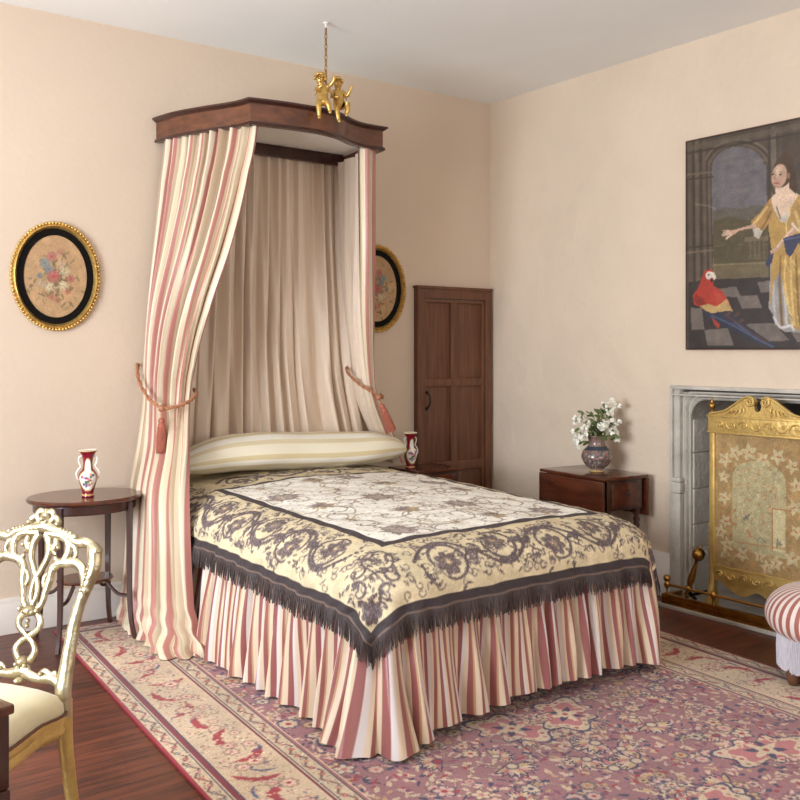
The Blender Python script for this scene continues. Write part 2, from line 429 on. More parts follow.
# ------------------------------------------------------------------ fireplace surround
fp = empty('stone_fireplace', (WX, 2.64, 0), 'carved pale stone fireplace surround set in the right wall', 'fireplace')
def fp_path(off, yr=.10):   # outline of the opening, offset outward, as (y,z) polyline
    y1 = OY1+off; y0 = OY0-off; z = OZ+off; r = max(.02, yr)
    pts = [(y1, 0)]
    for i in range(9):
        a = PI/2*i/8; pts.append((y1-r+r*math.cos(a), z-r-.0+r*math.sin(a)))
    pts.append(((y0+y1)/2, z+.004))
    for i in range(9):
        a = PI/2+PI/2*i/8; pts.append((y0+r+r*math.cos(a), z-r+r*math.sin(a)))
    pts.append((y0, 0)); return pts
def band(g, offa, offb, xa, xb, ra, rb):
    A = fp_path(offa, ra); B = fp_path(offb, rb); vs = []; fs = []; n = len(A)
    for (y, z) in A: vs.append((xa, y, z))
    for (y, z) in B: vs.append((xb, y, z))
    for i in range(n-1): fs.append((i, i+1, n+i+1, n+i))
    g.add(vs, fs)
g = G()   # moulded profile sweep: list of (offset, x depth, radius)
prof = [(a_*.80, b_, c_) for a_, b_, c_ in [(0, WX+.50, .10), (0, WX+.03, .10), (.008, WX+.022, .10), (.016, WX+.026, .10), (.022, WX+.04, .09), (.03, WX+.042, .09), (.036, WX+.024, .08), (.046, WX+.012, .07), (.054, WX+.012, .06), (.058, WX+.028, .05), (.066, WX+.028, .03), (.072, WX+.004, .02), (.085, WX-.004, .02)]]
for i in range(len(prof)-1): band(g, prof[i][0], prof[i+1][0], prof[i][1], prof[i+1][1], prof[i][2], prof[i+1][2])
build('moulded_arch', g, M['stone'], fp, ang=35)
# rectangular label frame around the arch, with spandrels filling to 1.207
g = G(); 
A = fp_path(.068, .02); top = 1.205; vs = []; fs = []
B = [(3.405, 0)]+[(3.405, 1.20+.007*0) for _ in range(0)]
def outer(p):
    y, z = p
    if z <= 0: return (3.405 if y > 2.6 else 1.875, 0)
    return None
poly_o = []
for i, (y, z) in enumerate(A):
    if i == 0: q = (3.405, 0)
    elif i <= 5: q = (3.405, min(top, .0+z)) if i < 5 else (3.405, top)
    elif i < len(A)-6: q = (y, top)
    elif i == len(A)-6: q = (1.875, top)
    elif i == len(A)-1: q = (1.875, 0)
    else: q = (1.875, z)
    poly_o.append(q)
n = len(A)
for (y, z) in A: vs.append((WX-.004, y, z))
for (y, z) in poly_o: vs.append((WX-.004, y, z))
for (y, z) in poly_o: vs.append((WX+.10, y, z))
for i in range(n-1): fs += [(i, i+1, n+i+1, n+i), (n+i, n+i+1, 2*n+i+1, 2*n+i)]
g.add(vs, fs)
for z0_, z1_ in ((1.186, 1.207), (1.150, 1.160)): g.box(WX-.022, WX+.02, 1.87, 3.407, z0_, z1_, .004)
g.box(WX-.022, WX+.02, 3.388, 3.407, 0, 1.19, .005)
g.box(WX-.028, WX+.02, 3.330, 3.400, .60, .665, .012); g.box(WX-.024, WX+.02, 3.335, 3.396, .0, .60, .006); g.box(WX-.026, WX+.02, 3.332, 3.398, .665, .69, .01)
build('stone_frame', g, M['stone'], fp, ang=30)
g = G(); g.box(WX+.48, WX+.56, OY0-.1, OY1+.1, 0, 1.3); g.box(WX+.02, WX+.56, OY0-.05, OY1+.05, OZ+.04, OZ+.12)
build('fireback', g, M['soot'], fp)
g = G()  # block joints of the jamb
zz = 0
for i, hgt in enumerate((.30, .13, .20, .20, .19)):
    g.box(WX+.045, WX+.49, OY1-.010, OY1+.02, zz+.003, zz+hgt-.003, .004); zz += hgt
build('jamb_blocks', g, M['stone'], fp)
g = G(); g.box(WX-.20, WX+.5, OY0-.2, 3.36, .0, .02, .004)
build('hearth_slab', g, M['stone'], fp)

# ------------------------------------------------------------------ rug
RW, RL = 2.56, 4.10
cv = Cv(0, RW, 0, RL, .0052, (148,98,104))
creamr, goldr, navy, red, rosec, olive = (206,182,152), (190,156,112), (44,44,78), (150,38,48), (176,104,106), (128,110,84)
def field_motifs():
    r = random.Random(3)
    # scrolling cloud cartouches, mirrored
    def both(fn):
        for mir in (0, 1):
            fn(lambda x: RW-x if mir else x, -1 if mir else 1)
    # vine lattice
    for k in range(70):
        x = .45+r.random()*.9; y = .4+r.random()*3.4; rr = .07+.10*r.random(); a0 = r.random()*6; t = r.choice((-1,1))*(.6+.5*r.random())
        def f(mx_, s_):
            p = [(mx_(q[0]), q[1]) for q in spiral((x, y), rr, .02, a0, t)]
            cv.stroke(p, .011, (92,66,70), .8)
            cv.stroke(p, .005, creamr, .85)
            for q in p[::3]: cv.leaf(q, .030, (q[0]*97+q[1]*53) % 6.28, .013, creamr, .9)
        both(f)
    # small fillers
    for k in range(3400):
        x = .42+r.random()*.9; y = .40+r.random()*3.3; a = r.random()*6.28; c = r.choice((creamr, creamr, navy, goldr, creamr, navy, red, (120,60,84), (206,176,160)))
        l = .018+.028*r.random(); wd = .009+.012*r.random(); bnd = r.uniform(-.4, .4)
        def f(mx_, s_):
            cv.leaf((mx_(x), y), l, a if s_ > 0 else PI-a, wd, c, .9, bnd*s_)
        both(f)
    # rosettes
    for k in range(190):
        x = .42+r.random()*.9; y = .42+r.random()*3.25; rr = .018+.02*r.random(); n = r.choice((5,6,8)); c = r.choice((creamr, goldr, (206,166,150)))
        oc = r.choice((navy, navy, (90,60,60)))
        def f(mx_, s_):
            cv.flower((mx_(x), y), rr*1.25, n, oc); cv.flower((mx_(x), y), rr, n, c, r.choice((red, rosec, navy)))
        both(f)
    # palmettes: fan heads outlined in navy
    for k in range(32):
        x = .5+r.random()*.8; y = .45+r.random()*3.2; rr = .05+.035*r.random(); a = r.random()*6.28
        def f(mx_, s_):
            aa = a if s_ > 0 else PI-a; X = mx_(x)
            for i in range(9):
                t = aa+(i-4)*.34; cv.leaf((X, y), rr*1.15, t, rr*.42, navy)
            for i in range(9):
                t = aa+(i-4)*.34; cv.leaf((X, y), rr, t, rr*.26, (creamr, goldr, rosec, (196,160,140))[(i+k) % 4])
            cv.ell((X, y), rr*.30, rr*.30, 0, navy); cv.ell((X, y), rr*.22, rr*.22, 0, creamr if k % 2 else red)
        both(f)
    # cloud cartouches
    for (x, y, sc, a) in ((.78, 1.30, 1.0, .5), (.95, .72, .9, 2.2), (1.15, 1.92, .95, 4.0), (.62, 2.25, .8, 1.2), (1.28, 1.15, .85, .0), (.75, 3.0, .8, 3.0), (1.2, 2.6, .7, 5.0)):
        def f(mx_, s_):
            pts = []
            for i in range(60):
                t = 2*PI*i/60; rr = sc*(.14+.028*math.cos(7*t)+.045*math.cos(2*t+a))
                pts.append((mx_(x+rr*math.cos(t+a)), y+rr*.8*math.sin(t+a)))
            cx_, cy_ = mx_(x), y
            big = [((p[0]-cx_)*1.09+cx_, (p[1]-cy_)*1.09+cy_) for p in pts]
            cv.poly(big, navy, .85); cv.poly(pts, (204,178,152)); 
            sm = [((p[0]-cx_)*.72+cx_, (p[1]-cy_)*.72+cy_) for p in pts]; cv.poly(sm, rosec)
            for i in range(8):
                t = a+2*PI*i/8; cv.leaf((cx_, cy_), .085*sc, t if s_ > 0 else PI-t, .03*sc, creamr if i % 2 else navy)
            cv.flower((cx_, cy_), .035*sc, 8, creamr, red)
            for i in range(24):
                q = pts[(i*60)//24]; cv.ell(((q[0]-cx_)*.86+cx_, (q[1]-cy_)*.86+cy_), .008, .008, 0, r.choice((red, (170,120,100), olive)), .9)
        both(f)
field_motifs()
E_ = np.minimum(np.minimum(cv.X, RW-cv.X), np.minimum(cv.Y, RL-cv.Y))
def ring(a, b, col):
    m = (E_ >= a) & (E_ < b); cv.A[m] = col
ring(0, .012, (142,24,42)); ring(.012, .064, (196,176,144)); ring(.064, .068, navy); ring(.068, .078, (196,176,150)); ring(.078, .094, (112,34,44)); ring(.094, .098, creamr); ring(.098, .104, navy)
ring(.104, .318, (200,176,146)); ring(.318, .322, navy); ring(.322, .328, creamr); ring(.328, .340, (106,34,46)); ring(.340, .346, creamr); ring(.346, .352, navy)
ring(.352, .408, (192,172,142)); ring(.408, .412, navy); ring(.412, .422, (150,90,90)); ring(.422, .427, creamr); ring(.427, .431, navy)
def side(off):   # returns functions mapping (p along, e offset) to xy for the four sides
    return [(RL, lambda p, e: (e, p), 0), (RL, lambda p, e: (RW-e, p), 1), (RW, lambda p, e: (p, e), 2), (RW, lambda p, e: (p, RL-e), 3)]
def meander(e0, amp, per, col, wd, r):
    for Ls, f, k in side(0):
        pts = []
        n = int((Ls-2*e0)/.006)
        for i in range(n):
            p = e0+i*.006; ph = 2*PI*p/per
            pts.append(f(p+.32*per/6*math.sin(2*ph), e0+amp*math.sin(ph)))
        cv.stroke(pts, wd, col, .9) if False else [cv.stroke(pts[i:i+12], wd, col, .9) for i in range(0, len(pts)-11, 11)]
        m = int((Ls-2*e0)/(per/2))
        for j in range(m):
            p = e0+(j+.5)*per/2; s_ = 1 if j % 2 else -1
            cv.flower(f(p, e0+s_*amp*.25), .012, 5, r.choice((red, (176,120,90), (96,92,104), rosec)), creamr)
            for q in range(5):
                cv.leaf(f(p+r.uniform(-.3,.3)*per, e0+r.uniform(-1,1)*amp*1.4), .014, r.random()*6.28, .007, r.choice(((96,92,72), (120,110,120), red, (230,216,190), olive)), .85)
rr_ = random.Random(9)
meander(.038, .017, .115, (84,40,44), .0075, rr_); meander(.380, .017, .115, (84,48,52), .0075, rr_)
def main_border(r):
    for Ls, f, k in side(0):
        p = .2
        while p < Ls-.2:
            # red saz leaf, an S curve with serrations
            e = .165+r.random()*.08; a0 = r.uniform(-.6, .6)+(PI/2 if r.random() < .5 else 0); L_ = .16; s_ = r.choice((-1, 1))
            pts = [(p+L_*(t-.5)*math.cos(a0)-s_*.035*math.sin(PI*t)*math.sin(a0), min(.305, max(.12, e+L_*(t-.5)*math.sin(a0)+s_*.035*math.sin(PI*t)*math.cos(a0)))) for t in [i/9 for i in range(10)]]
            q = [f(*v) for v in pts]
            cv.stroke(q, [.004,.016,.028,.020,.034,.022,.032,.018,.016,.004], red)
            for v in q[2:8:1]: cv.ell((v[0]+r.uniform(-.016,.016), v[1]+r.uniform(-.016,.016)), .009, .009, 0, red)
            if r.random() < .7:
                q = [f(v[0]+.05, min(.30, max(.125, v[1]+s_*.05))) for v in pts[2:8]]; cv.stroke(q, [.004,.012,.008,.014,.008,.003], (60,66,110))
            for j in range(3):
                c = f(p+r.uniform(-.11,.11), .13+r.random()*.15); rr = r.uniform(.018, .032)
                cv.flower(c, rr*1.25, 7, (128,88,80)); cv.flower(c, rr, 7, (214,182,158), r.choice((rosec, red, goldr)))
            for j in range(60):
                cv.leaf(f(p+r.uniform(-.12,.12), .115+r.random()*.19), r.uniform(.012,.03), r.random()*6.28, r.uniform(.005,.011), r.choice((olive, (170,120,110), (226,206,176), (84,84,110), goldr, (190,150,130), (160,140,112))), .85)
            p += .17
main_border(random.Random(5))
cv.noise(.05, .10, 3, .045); cv.noise(.05, .6, 4)
# wear: pale grey abrasion
r = random.Random(2)
cv.A = cv.A*.86+np.array((168,150,142))*.14
ex = Vector((.9972, -.075, 0)); ey = Vector((.075, .9972, 0)); O = Vector((1.283, 2.783, 0)) - ey*2.05 - Vector((0, 0, 0))
P = np.zeros(cv.X.shape+(3,)); 
for i in range(3): P[..., i] = O[i]+cv.X*ex[i]+cv.Y*ey[i]
P[..., 2] = .009
rug = grid('persian_rug', P, M['rug'], cols=cv.A); tag(rug, 'worn rose and cream floral rug with red edging under the bed', 'rug')
# slim selvedge so the rug has thickness
g = G(); c4 = [O, O+ex*RW, O+ex*RW+ey*RL, O+ey*RL]
g.add([(c.x, c.y, z) for z in (.0005, .0085) for c in c4], [(0,1,5,4), (1,2,6,5), (2,3,7,6), (3,0,4,7), (0,1,2,3)])
build('selvedge', g, mat('red_selvedge', (132,26,40), .95), rug)

# ------------------------------------------------------------------ bed
X0, X1, Y0, Y1 = 1.845, 3.47, 2.67, 4.84
bed = empty('bed', ((X0+X1)/2, (Y0+Y1)/2, 0), 'large double bed with a gathered rose and cream striped valance', 'bed')
g = G(); g.box(X0+.09, X1-.09, Y0+.09, Y1, .36, .60, .05); build('mattress', g, M['linen'], bed)
g = G(); g.box(X0+.11, X1-.11, Y0+.10, Y1, .05, .355, .01); build('divan_base', g, M['linen'], bed)
for lx in (X0+.2, X1-.2):
    for ly in (Y0+.2, Y1-.15):
        build('castor', G().lathe([(.0, .011), (.018, .012), (.022, .025), (.018, .05), (.02, .06)], 14, (lx, ly, 0)), M['iron'], bed)
# valance
def valance():
    path = []; r = .10
    xl, xr, yf = X0+.062, X1-.03, Y0+.055
    for i in range(520): path.append((xl, Y1-(Y1-yf-r)*i/520, -1, 0))
    for i in range(40):
        a = PI+PI/2*i/40; path.append((xl+r+r*math.cos(a), yf+r+r*math.sin(a), math.cos(a), math.sin(a)))
    for i in range(420): path.append((xl+r+(xr-xl-2*r)*i/420, yf, 0, -1))
    for i in range(40):
        a = -PI/2+PI/2*i/40; path.append((xr-r+r*math.cos(a), yf+r+r*math.sin(a), math.cos(a), math.sin(a)))
    for i in range(521): path.append((xr, yf+r+(Y1-yf-r)*i/520, 1, 0))
    A = np.array(path); n = len(A); ds = np.hypot(np.diff(A[:,0], prepend=A[0,0]), np.diff(A[:,1], prepend=A[0,1])); s = np.cumsum(ds)
    rr = np.random.RandomState(4)
    # irregular phase
    fr = 1/.115*np.clip(1+.55*np.interp(s, np.arange(0, 8, .12), rr.randn(67)*.8), .45, 2.0); ph = 2*PI*np.cumsum(fr*ds)
    amp = np.interp(s, np.arange(0, 8, .09), rr.uniform(.4, 1.6, 89))
    u = np.cumsum(ds*(1.15+.55*np.abs(np.cos(ph/2))))*1.15
    nv = 30; ts = np.linspace(0, 1, nv); P = np.zeros((nv, n, 3)); UV = np.zeros((nv, n, 2))
    corner = np.exp(-((s-(Y1-yf-r)-.08)/.16)**2); rc = np.exp(-((s-(Y1-yf-r)-.16-(xr-xl-2*r)-.08)/.2)**2)
    foot = (A[:,3] < -.7)
    sfoot = (A[:,0]-xl)/(xr-xl)
    hem = np.where(foot, .018+.05*np.clip(sfoot*2.2, 0, 1)*(1-.6*np.clip((sfoot-.85)/.15, 0, 1)), .016)
    hem = np.convolve(np.pad(hem, 30, mode='edge'), np.ones(61)/61, 'valid')
    hem = hem+.006*np.sin(ph)
    for j, t in enumerate(ts):
        z = .50*(1-t)+hem*t
        a = (.006+.026*t**.55)*amp
        sharp = np.sin(ph+.5*np.sin(ph)+ .7*np.sin(3.1*t+s*3))
        d = .004+.042*t+.10*corner*t**1.4+.03*rc*t**1.5+a*sharp+.004*np.sin(2.3*ph+4*t)
        P[j,:,0] = A[:,0]+A[:,2]*d + (A[:,3]*.25*a*np.cos(ph)); P[j,:,1] = A[:,1]+A[:,3]*d-(A[:,2]*.25*a*np.cos(ph)); P[j,:,2] = z
        UV[j,:,0] = u+.006*np.sin(2*t+s*5); UV[j,:,1] = t
    return P, UV
P, UV = valance()
grid('valance', P, M['stripe'], UV=UV, parent=bed)

# coverlet
def coverlet():
    LM = .425; xa, xb, ya, yb = X0+.30, X1-.30, Y0+.30, Y1-.03
    cv = Cv(xa-LM, xb+LM, ya-LM, yb, .0048, (212,195,160))
    th = (92,80,80); th2 = (120,104,96); DK = (68,60,61)
    r = random.Random(11)
    pa, pb, qa = xa-.085, xb+.085, ya-.085; qb = 4.32
    cv.noise(.035, .05, 5)
    def bandscroll(P0, P1, hw, L_=.46, flip=1):
        P0 = Vector((*P0, 0)); P1 = Vector((*P1, 0)); D = (P1-P0); T = D.length; D.normalize(); Nn = Vector((-D.y, D.x, 0))*flip
        def W(p, q): v = P0+D*p+Nn*q; return (v.x, v.y)
        ang = math.atan2(D.y, D.x)
        n = max(1, round(T/L_)); L_ = T/n
        vine = [W(T*i/(n*24), .085*hw/.145*math.sin(2*PI*i/24)) for i in range(n*24+1)]
        cv.stroke(vine, .015, th); 
        for k in range(n*2):
            pc = (k+.5)*L_/2; sg = -1 if k % 2 == 0 else 1       # spiral sits in the hollow of the vine
            cen = (pc, sg*.035*hw/.145)
            R0 = .108*hw/.145
            a0 = PI/2*(-sg)
            for rev in (1, -1):
                sp = [W(cen[0]+rev*q[0], cen[1]+q[1]) for q in spiral((0, 0), R0, .062, a0-.3*sg, .62*sg if rev > 0 else .30*sg)]
                cv.stroke(sp, (.018, .010), th)
            c = W(*cen); cv.flower(c, .056, 7, th, (206,184,140), .92, r.random()*3); cv.flower(c, .028, 5, th2, (222,196,148), .8)
            for i in range(15):
                a = r.random()*6.28; q = (cen[0]+R0*math.cos(a), cen[1]+R0*math.sin(a))
                if abs(q[1]) < hw-.012: cv.leaf(W(*q), .036, ang+flip*(a+r.choice((-1, 1))*.9), .018, th, .9, r.choice((-.4, .4)))
            # fleur between the spirals
            pj_ = (k+1)*L_/2; sg2 = sg
            for da in (-.7, 0, .7): cv.leaf(W(pj_, -sg2*.01), .062, ang+flip*(sg2*PI/2+da), .026, th, .95, .3*(1 if da > 0 else -1 if da < 0 else 0))
            for da in (-.5, .5): cv.leaf(W(pj_, .03*sg2), .05, ang+flip*(-sg2*PI/2+da), .022, th, .9)
            for i in range(20):
                q = (pj_+r.uniform(-.10,.10), r.uniform(-hw, hw)*.9); cv.leaf(W(*q), .030, r.random()*6.28, .014, th, .85, .4)
                cv.stroke([W(q[0]+a_[0], q[1]+a_[1]) for a_ in spiral((0, 0), .016, .004, r.random()*6, .8, 8)], .005, th, .8)
    cc = .145
    bandscroll((xa-.2275, ya-.04), (xa-.2275, yb), cc, flip=1)
    bandscroll((xa-.04, ya-.2275), (xb+.04, ya-.2275), cc, flip=1)
    bandscroll((xb+.2275, yb), (xb+.2275, ya-.02), cc, flip=-1)
    bandscroll((xa-.0, qb+.15), (xb+.0, qb+.15), cc, flip=1)
    for sx_, cx_ in ((1, xa-.085), (-1, xb+.085)):
        # corner cartouche, mirrored about the diagonal
        cx0, cy0 = cx_-sx_*.005, ya-.09
        dvec = Vector((-sx_*.7071, -.7071)); pv = Vector((dvec.y, -dvec.x))
        def W(p, q): v = Vector((cx0, cy0))+dvec*p+pv*q; return (v.x, v.y)
        for s_ in (1, -1):
            cv.stroke([W(*q) for q in catmull([(.03, s_*.005), (.07, s_*.05), (.13, s_*.055), (.175, s_*.004), (.21, -s_*.035)], 6)], .010, th)
            for (cp, cq, R_, a0, tn) in ((.075, .058, .04, 3.6, .95), (.17, .075, .045, 3.4, 1.0), (.255, .06, .045, 2.6, 1.0), (.32, .04, .03, 2, .9)):
                cv.stroke([W(cp+q[0], s_*(cq+q[1])) for q in spiral((0, 0), R_, .006, a0, tn)], (.012, .007), th)
            for i in range(16):
                p_ = r.uniform(.04, .36); q_ = r.uniform(.01, .10*min(1, p_/.12))
                cv.leaf(W(p_, s_*q_), .034, math.atan2(dvec.y, dvec.x)+s_*r.uniform(-1.6, 1.6), .016, th, .9, .3)
        cv.flower(W(.335, 0), .05, 7, th, (200,180,140)); cv.leaf(W(.30, 0), .09, math.atan2(dvec.y, dvec.x), .03, th)
        cv.flower(W(.11, 0), .02, 5, th)
    # centre panel
    X, Y = cv.X, cv.Y
    m = (X > pa) & (X < pb) & (Y > qa) & (Y < qb); cv.A[m] = DK
    i_ = .036; m = (X > pa+i_) & (X < pb-i_) & (Y > qa+i_) & (Y < qb-i_); cv.A[m] = (240,234,222)
    g1, g2 = (126,112,108), (168,146,112)
    xs = np.arange(pa+.06, pb-.05, .045); ys = np.arange(qa+.06, qb-.04, .05)
    for i, xx in enumerate(xs):
        for j, yy in enumerate(ys): (cv.ell((xx+(j % 2)*.022+r.uniform(-.01,.01), yy+r.uniform(-.01,.01)), .0055, .004, 0, (110,100,104), .8) if r.random() < .6 else None)
    centers = []
    ny_, nx_ = 5, 4
    for j in range(ny_):
        for i in range(nx_):
            c = (pa+.15+(pb-pa-.30)*i/(nx_-1)+(.0 if j % 2 else .04)*(1 if i < 2 else -1), qa+.15+(qb-qa-.3)*j/(ny_-1))
            c = (min(pb-.1, max(pa+.1, c[0])), c[1]); centers.append(c)
            kind = (i+j) % 3
            if kind == 0:
                cv.flower(c, .075, 8, g1, g2, .85); cv.flower(c, .04, 6, (200,190,180), g1, .8)
                for k in range(6): cv.leaf((c[0]+.05*math.cos(k), c[1]+.05*math.sin(k)), .05, k*1.05, .022, g1, .8)
            elif kind == 1:
                for k in range(8):
                    a = k*PI/4; cv.stroke([c, (c[0]+.055*math.cos(a), c[1]+.055*math.sin(a))], (.010, .002), g2, .9)
                cv.ell(c, .012, .012, 0, g1)
            else:
                cv.flower(c, .055, 6, g2, g1, .85)
                for k in range(5): cv.leaf(c, .085, 1.2+k*.35, .022, g1, .8, .3)
            for k in range(5):
                a0 = r.random()*6.28; R_ = r.uniform(.09, .15); d = (c[0]+R_*math.cos(a0), c[1]+R_*math.sin(a0))
                pts = spiral(d, R_*.8, .012, a0+PI, r.choice((-1, 1))*.85)
                pts = [p for p in pts if pa+.045 < p[0] < pb-.045 and qa+.045 < p[1] < qb-.045]
                if len(pts) > 3:
                    cv.stroke(pts, (.007, .004), r.choice((g1, g1, g2)), .85)
                    for p in pts[::4]: cv.leaf(p, .024, r.random()*6.28, .011, r.choice((g1, g2)), .8)
    for (bx_, by_, bw_, bh_) in ((xa-.2275, (ya+yb)/2, .135, (yb-ya)/2+.3), (xb+.2275, (ya+yb)/2, .135, (yb-ya)/2+.3), ((xa+xb)/2, ya-.2275, (xb-xa)/2+.3, .135)):
        for i in range(260):
            q = (bx_+r.uniform(-bw_, bw_), by_+r.uniform(-bh_, bh_)); a_ = r.random()*6.28
            if r.random() < .5: cv.stroke([(q[0]+t_[0], q[1]+t_[1]) for t_ in spiral((0, 0), .022, .006, a_, r.choice((-.9, .9)), 10)], .006, th, .8)
            else: cv.leaf(q, .028, a_, .013, r.choice((th, th2)), .8, .4)
    # stitched texture: the dark thread catches in rows
    lum_ = cv.A.mean(-1); rs_ = np.random.RandomState(1).rand(*lum_.shape)
    sel = (lum_ < 150) & (rs_ < .30); cv.A[sel] = cv.A[sel]*1.35
    # outer dark border
    m = (X < xa-.378) | (X > xb+.378) | (Y < ya-.378); cv.A[m] = DK
    m = ((X < xa-.415) | (X > xb+.415) | (Y < ya-.415)); cv.A[m] = (116,98,90)
    cv.noise(.02, .02, 6, .03)
    # drape
    def drape(S, T, extra=0):
        dx = np.where(S < xa, S-xa, np.where(S > xb, S-xb, 0)); dy = np.where(T < ya, T-ya, 0)
        cx_ = np.clip(S, xa, xb); cy_ = np.maximum(T, ya); p = 3.0
        rr = (np.abs(dx)**p+np.abs(dy)**p)**(1/p); rr = np.maximum(rr, 1e-9)
        nx_, ny_ = dx/rr, dy/rr
        a_, b_ = .30, .15
        th_ = np.linspace(0, PI/2, 200); ex_ = a_*np.sin(th_); ez_ = b_*np.cos(th_)
        arc = np.concatenate([[0], np.cumsum(np.hypot(np.diff(ex_), np.diff(ez_)))]); La = arc[-1]
        th_of = np.interp(rr, arc, th_); h = a_*np.sin(th_of); zz = b_*np.cos(th_of)
        over = np.maximum(rr-La, 0); h = h+over*.10; zz = zz-over*.99
        wob = np.clip((rr-.28)/.15, 0, 1)
        along = S*1.0+T*1.3
        ripple = wob*(.006*np.sin(along*21)+.005*np.sin(along*47+1)+.004*np.sin(along*9))
        cornerness = np.minimum(np.abs(dx), np.abs(dy))/.425
        ripple = ripple+.012*cornerness*np.sin((np.abs(dx)-np.abs(dy))*34)*wob
        h = h+ripple
        x = cx_+nx_*h; y = cy_+ny_*h
        crown = .675+.050*np.clip(1-((cx_-(xa+xb)/2)/.75)**2, 0, 1)*np.clip((cy_-Y0)/1.0, 0, 1)+.02*np.clip((cy_-3.4)/1.2, 0, 1)
        quilt = .0025*np.sin(S*38+2*np.sin(T*5))*np.sin(T*33+S*4)+.003*np.sin(S*11+T*7)
        return np.stack([x, y, crown-b_+zz+quilt*(1-wob)], -1)
    return cv, drape, (xa, xb, ya, yb, LM)
cv, drape, (xa, xb, ya, yb, LM) = coverlet()
cov = grid('coverlet', drape(cv.X, cv.Y), M['coverlet'], cols=cv.A)
tag(cov, 'cream and gold coverlet with dark scroll embroidery spread over the bed', 'bedspread')
# fringe: hanging threads along the coverlet's edge
edge = [(xa-LM, yb-(yb-ya+LM)*i/520) for i in range(520)]+[(xa-LM+(xb-xa+2*LM)*i/460, ya-LM) for i in range(460)]+[(xb+LM, ya-LM+(yb-ya+LM)*i/521) for i in range(521)]
eS = np.array([e[0] for e in edge]); eT = np.array([e[1] for e in edge]); EP = drape(eS, eT)
g = G(); ctr = Vector(((X0+X1)/2, 3.9, 0))
for i in range(len(edge)-1):
    a = Vector(EP[i]); b = Vector(EP[i+1]); d = b-a
    if d.length < 1e-6: continue
    nn = Vector((d.y, -d.x, 0)); nn.normalize()
    if nn.dot(a-ctr) < 0: nn = -nn
    L_ = .068+random.uniform(-.012, .012); o1 = random.uniform(0, .008); lat = d.normalized()*random.uniform(-.005, .005)
    w2 = d*.62; th_ = nn*.003
    t0 = a+nn*.002+Vector((0,0,.004)); mm = a+nn*(.004+o1)-Vector((0,0,L_*.5)); e0 = a+nn*(.006+o1)-Vector((0,0,L_))+lat
    vs = [t0, t0+w2*1.5, mm, mm+w2*1.2, e0, e0+w2]
    vs2 = [v-th_ for v in vs]
    g.add(vs+vs2, [(0,1,3,2), (2,3,5,4), (6,8,9,7), (8,10,11,9), (0,2,8,6), (2,4,10,8), (1,7,9,3), (3,9,11,5), (4,5,11,10)])
build('bullion_fringe', g, M['fringe'], cov, ang=60)

# bolster
def bolster():
    nu, nv = 90, 64; P = np.zeros((nu, nv, 3)); UV = np.zeros((nu, nv, 2))
    xL, xR = 1.98, 3.465
    for i in range(nu):
        t = i/(nu-1); e = max(.16, (1-abs(2*t-1)**3.4)**.5); x = xL+(xR-xL)*t
        for j in range(nv):
            a = 2*PI*j/nv
            dy = .175*e*math.cos(a)*(1+.04*math.sin(9*t)); dz = (.128)*e*math.sin(a)
            if dz < 0: dz *= .62+.25*(1-e)
            wr = 1+.035*math.sin(23*t+3*math.cos(a))*math.sin(a*3+5*t)*(.3+1.6*abs(t-.5))
            P[i,j] = (x, 4.625+dy*wr+.02*math.sin(PI*t), .790+dz*wr+.03*e+.012*math.sin(7*t))
            UV[i,j] = (x, .75*((j+.0)/nv))
    UV[:, :, 1] += 0
    return P, UV
P, UV = bolster()
# close the seam by repeating the first column
P2 = np.concatenate([P, P[:, :1]], 1); U2 = np.concatenate([UV, UV[:, :1]+np.array([0, .75])], 1)
bo = grid('bolster', P2, M['bolster'], UV=U2); tag(bo, 'long cream and tan striped bolster pillow across the head of the bed', 'pillow')

# ------------------------------------------------------------------ canopy
can = empty('bed_canopy', (2.6, WY-.01, 2.53), 'serpentine walnut canopy cornice fixed to the wall above the bed', 'canopy')
plan = catmull([(2.005, 4.935), (2.04, 4.74), (2.118, 4.54), (2.20, 4.36), (2.222, 4.249)], 6)[:-1]+catmull([(2.222, 4.249), (2.32, 4.228), (2.43, 4.213), (2.60, 4.206), (2.72, 4.228), (2.80, 4.265), (2.88, 4.315), (2.96, 4.348), (3.04, 4.356), (3.13, 4.352)], 6)[:-1]+catmull([(3.13, 4.352), (3.16, 4.50), (3.20, 4.70), (3.235, 4.935)], 6)
def sweep_plan(plan, prof):   # prof (inward offset, z)
    P = [Vector((*p, 0)) for p in plan]; n = len(P); g = G(); vs = []; fs = []
    for k in range(n):
        d1 = (P[k]-P[max(0, k-1)]); d2 = (P[min(n-1, k+1)]-P[k])
        if d1.length < 1e-9: d1 = d2
        if d2.length < 1e-9: d2 = d1
        n1 = Vector((-d1.y, d1.x, 0)).normalized(); n2 = Vector((-d2.y, d2.x, 0)).normalized(); nn = (n1+n2); nn.normalize(); nn /= max(.6, nn.dot(n1))
        for (o, z) in prof: q = P[k]+nn*o; vs.append((q.x, q.y, z))
    m = len(prof)
    for k in range(n-1):
        for j in range(m): fs.append((k*m+j, k*m+(j+1)%m, (k+1)*m+(j+1)%m, (k+1)*m+j))
    fs.append(tuple(range(m))); fs.append(tuple((n-1)*m+j for j in range(m)))
    return g.add(vs, fs)
build('cornice', sweep_plan(plan, [(0.012, 2.545), (.012, 2.645), (.04, 2.645), (.04, 2.545)]), M['cornice'], can, ang=35)
build('top_moulding', sweep_plan(plan, [(0.006, 2.640), (-.004, 2.648), (-.012, 2.652), (-.012, 2.662), (.03, 2.664), (.03, 2.640)]), M['mahogd'], can, ang=35)
build('bottom_bead', sweep_plan(plan, [(0.003, 2.530), (0.000, 2.538), (.006, 2.548), (.035, 2.548), (.035, 2.530)]), M['mahogd'], can, ang=35)
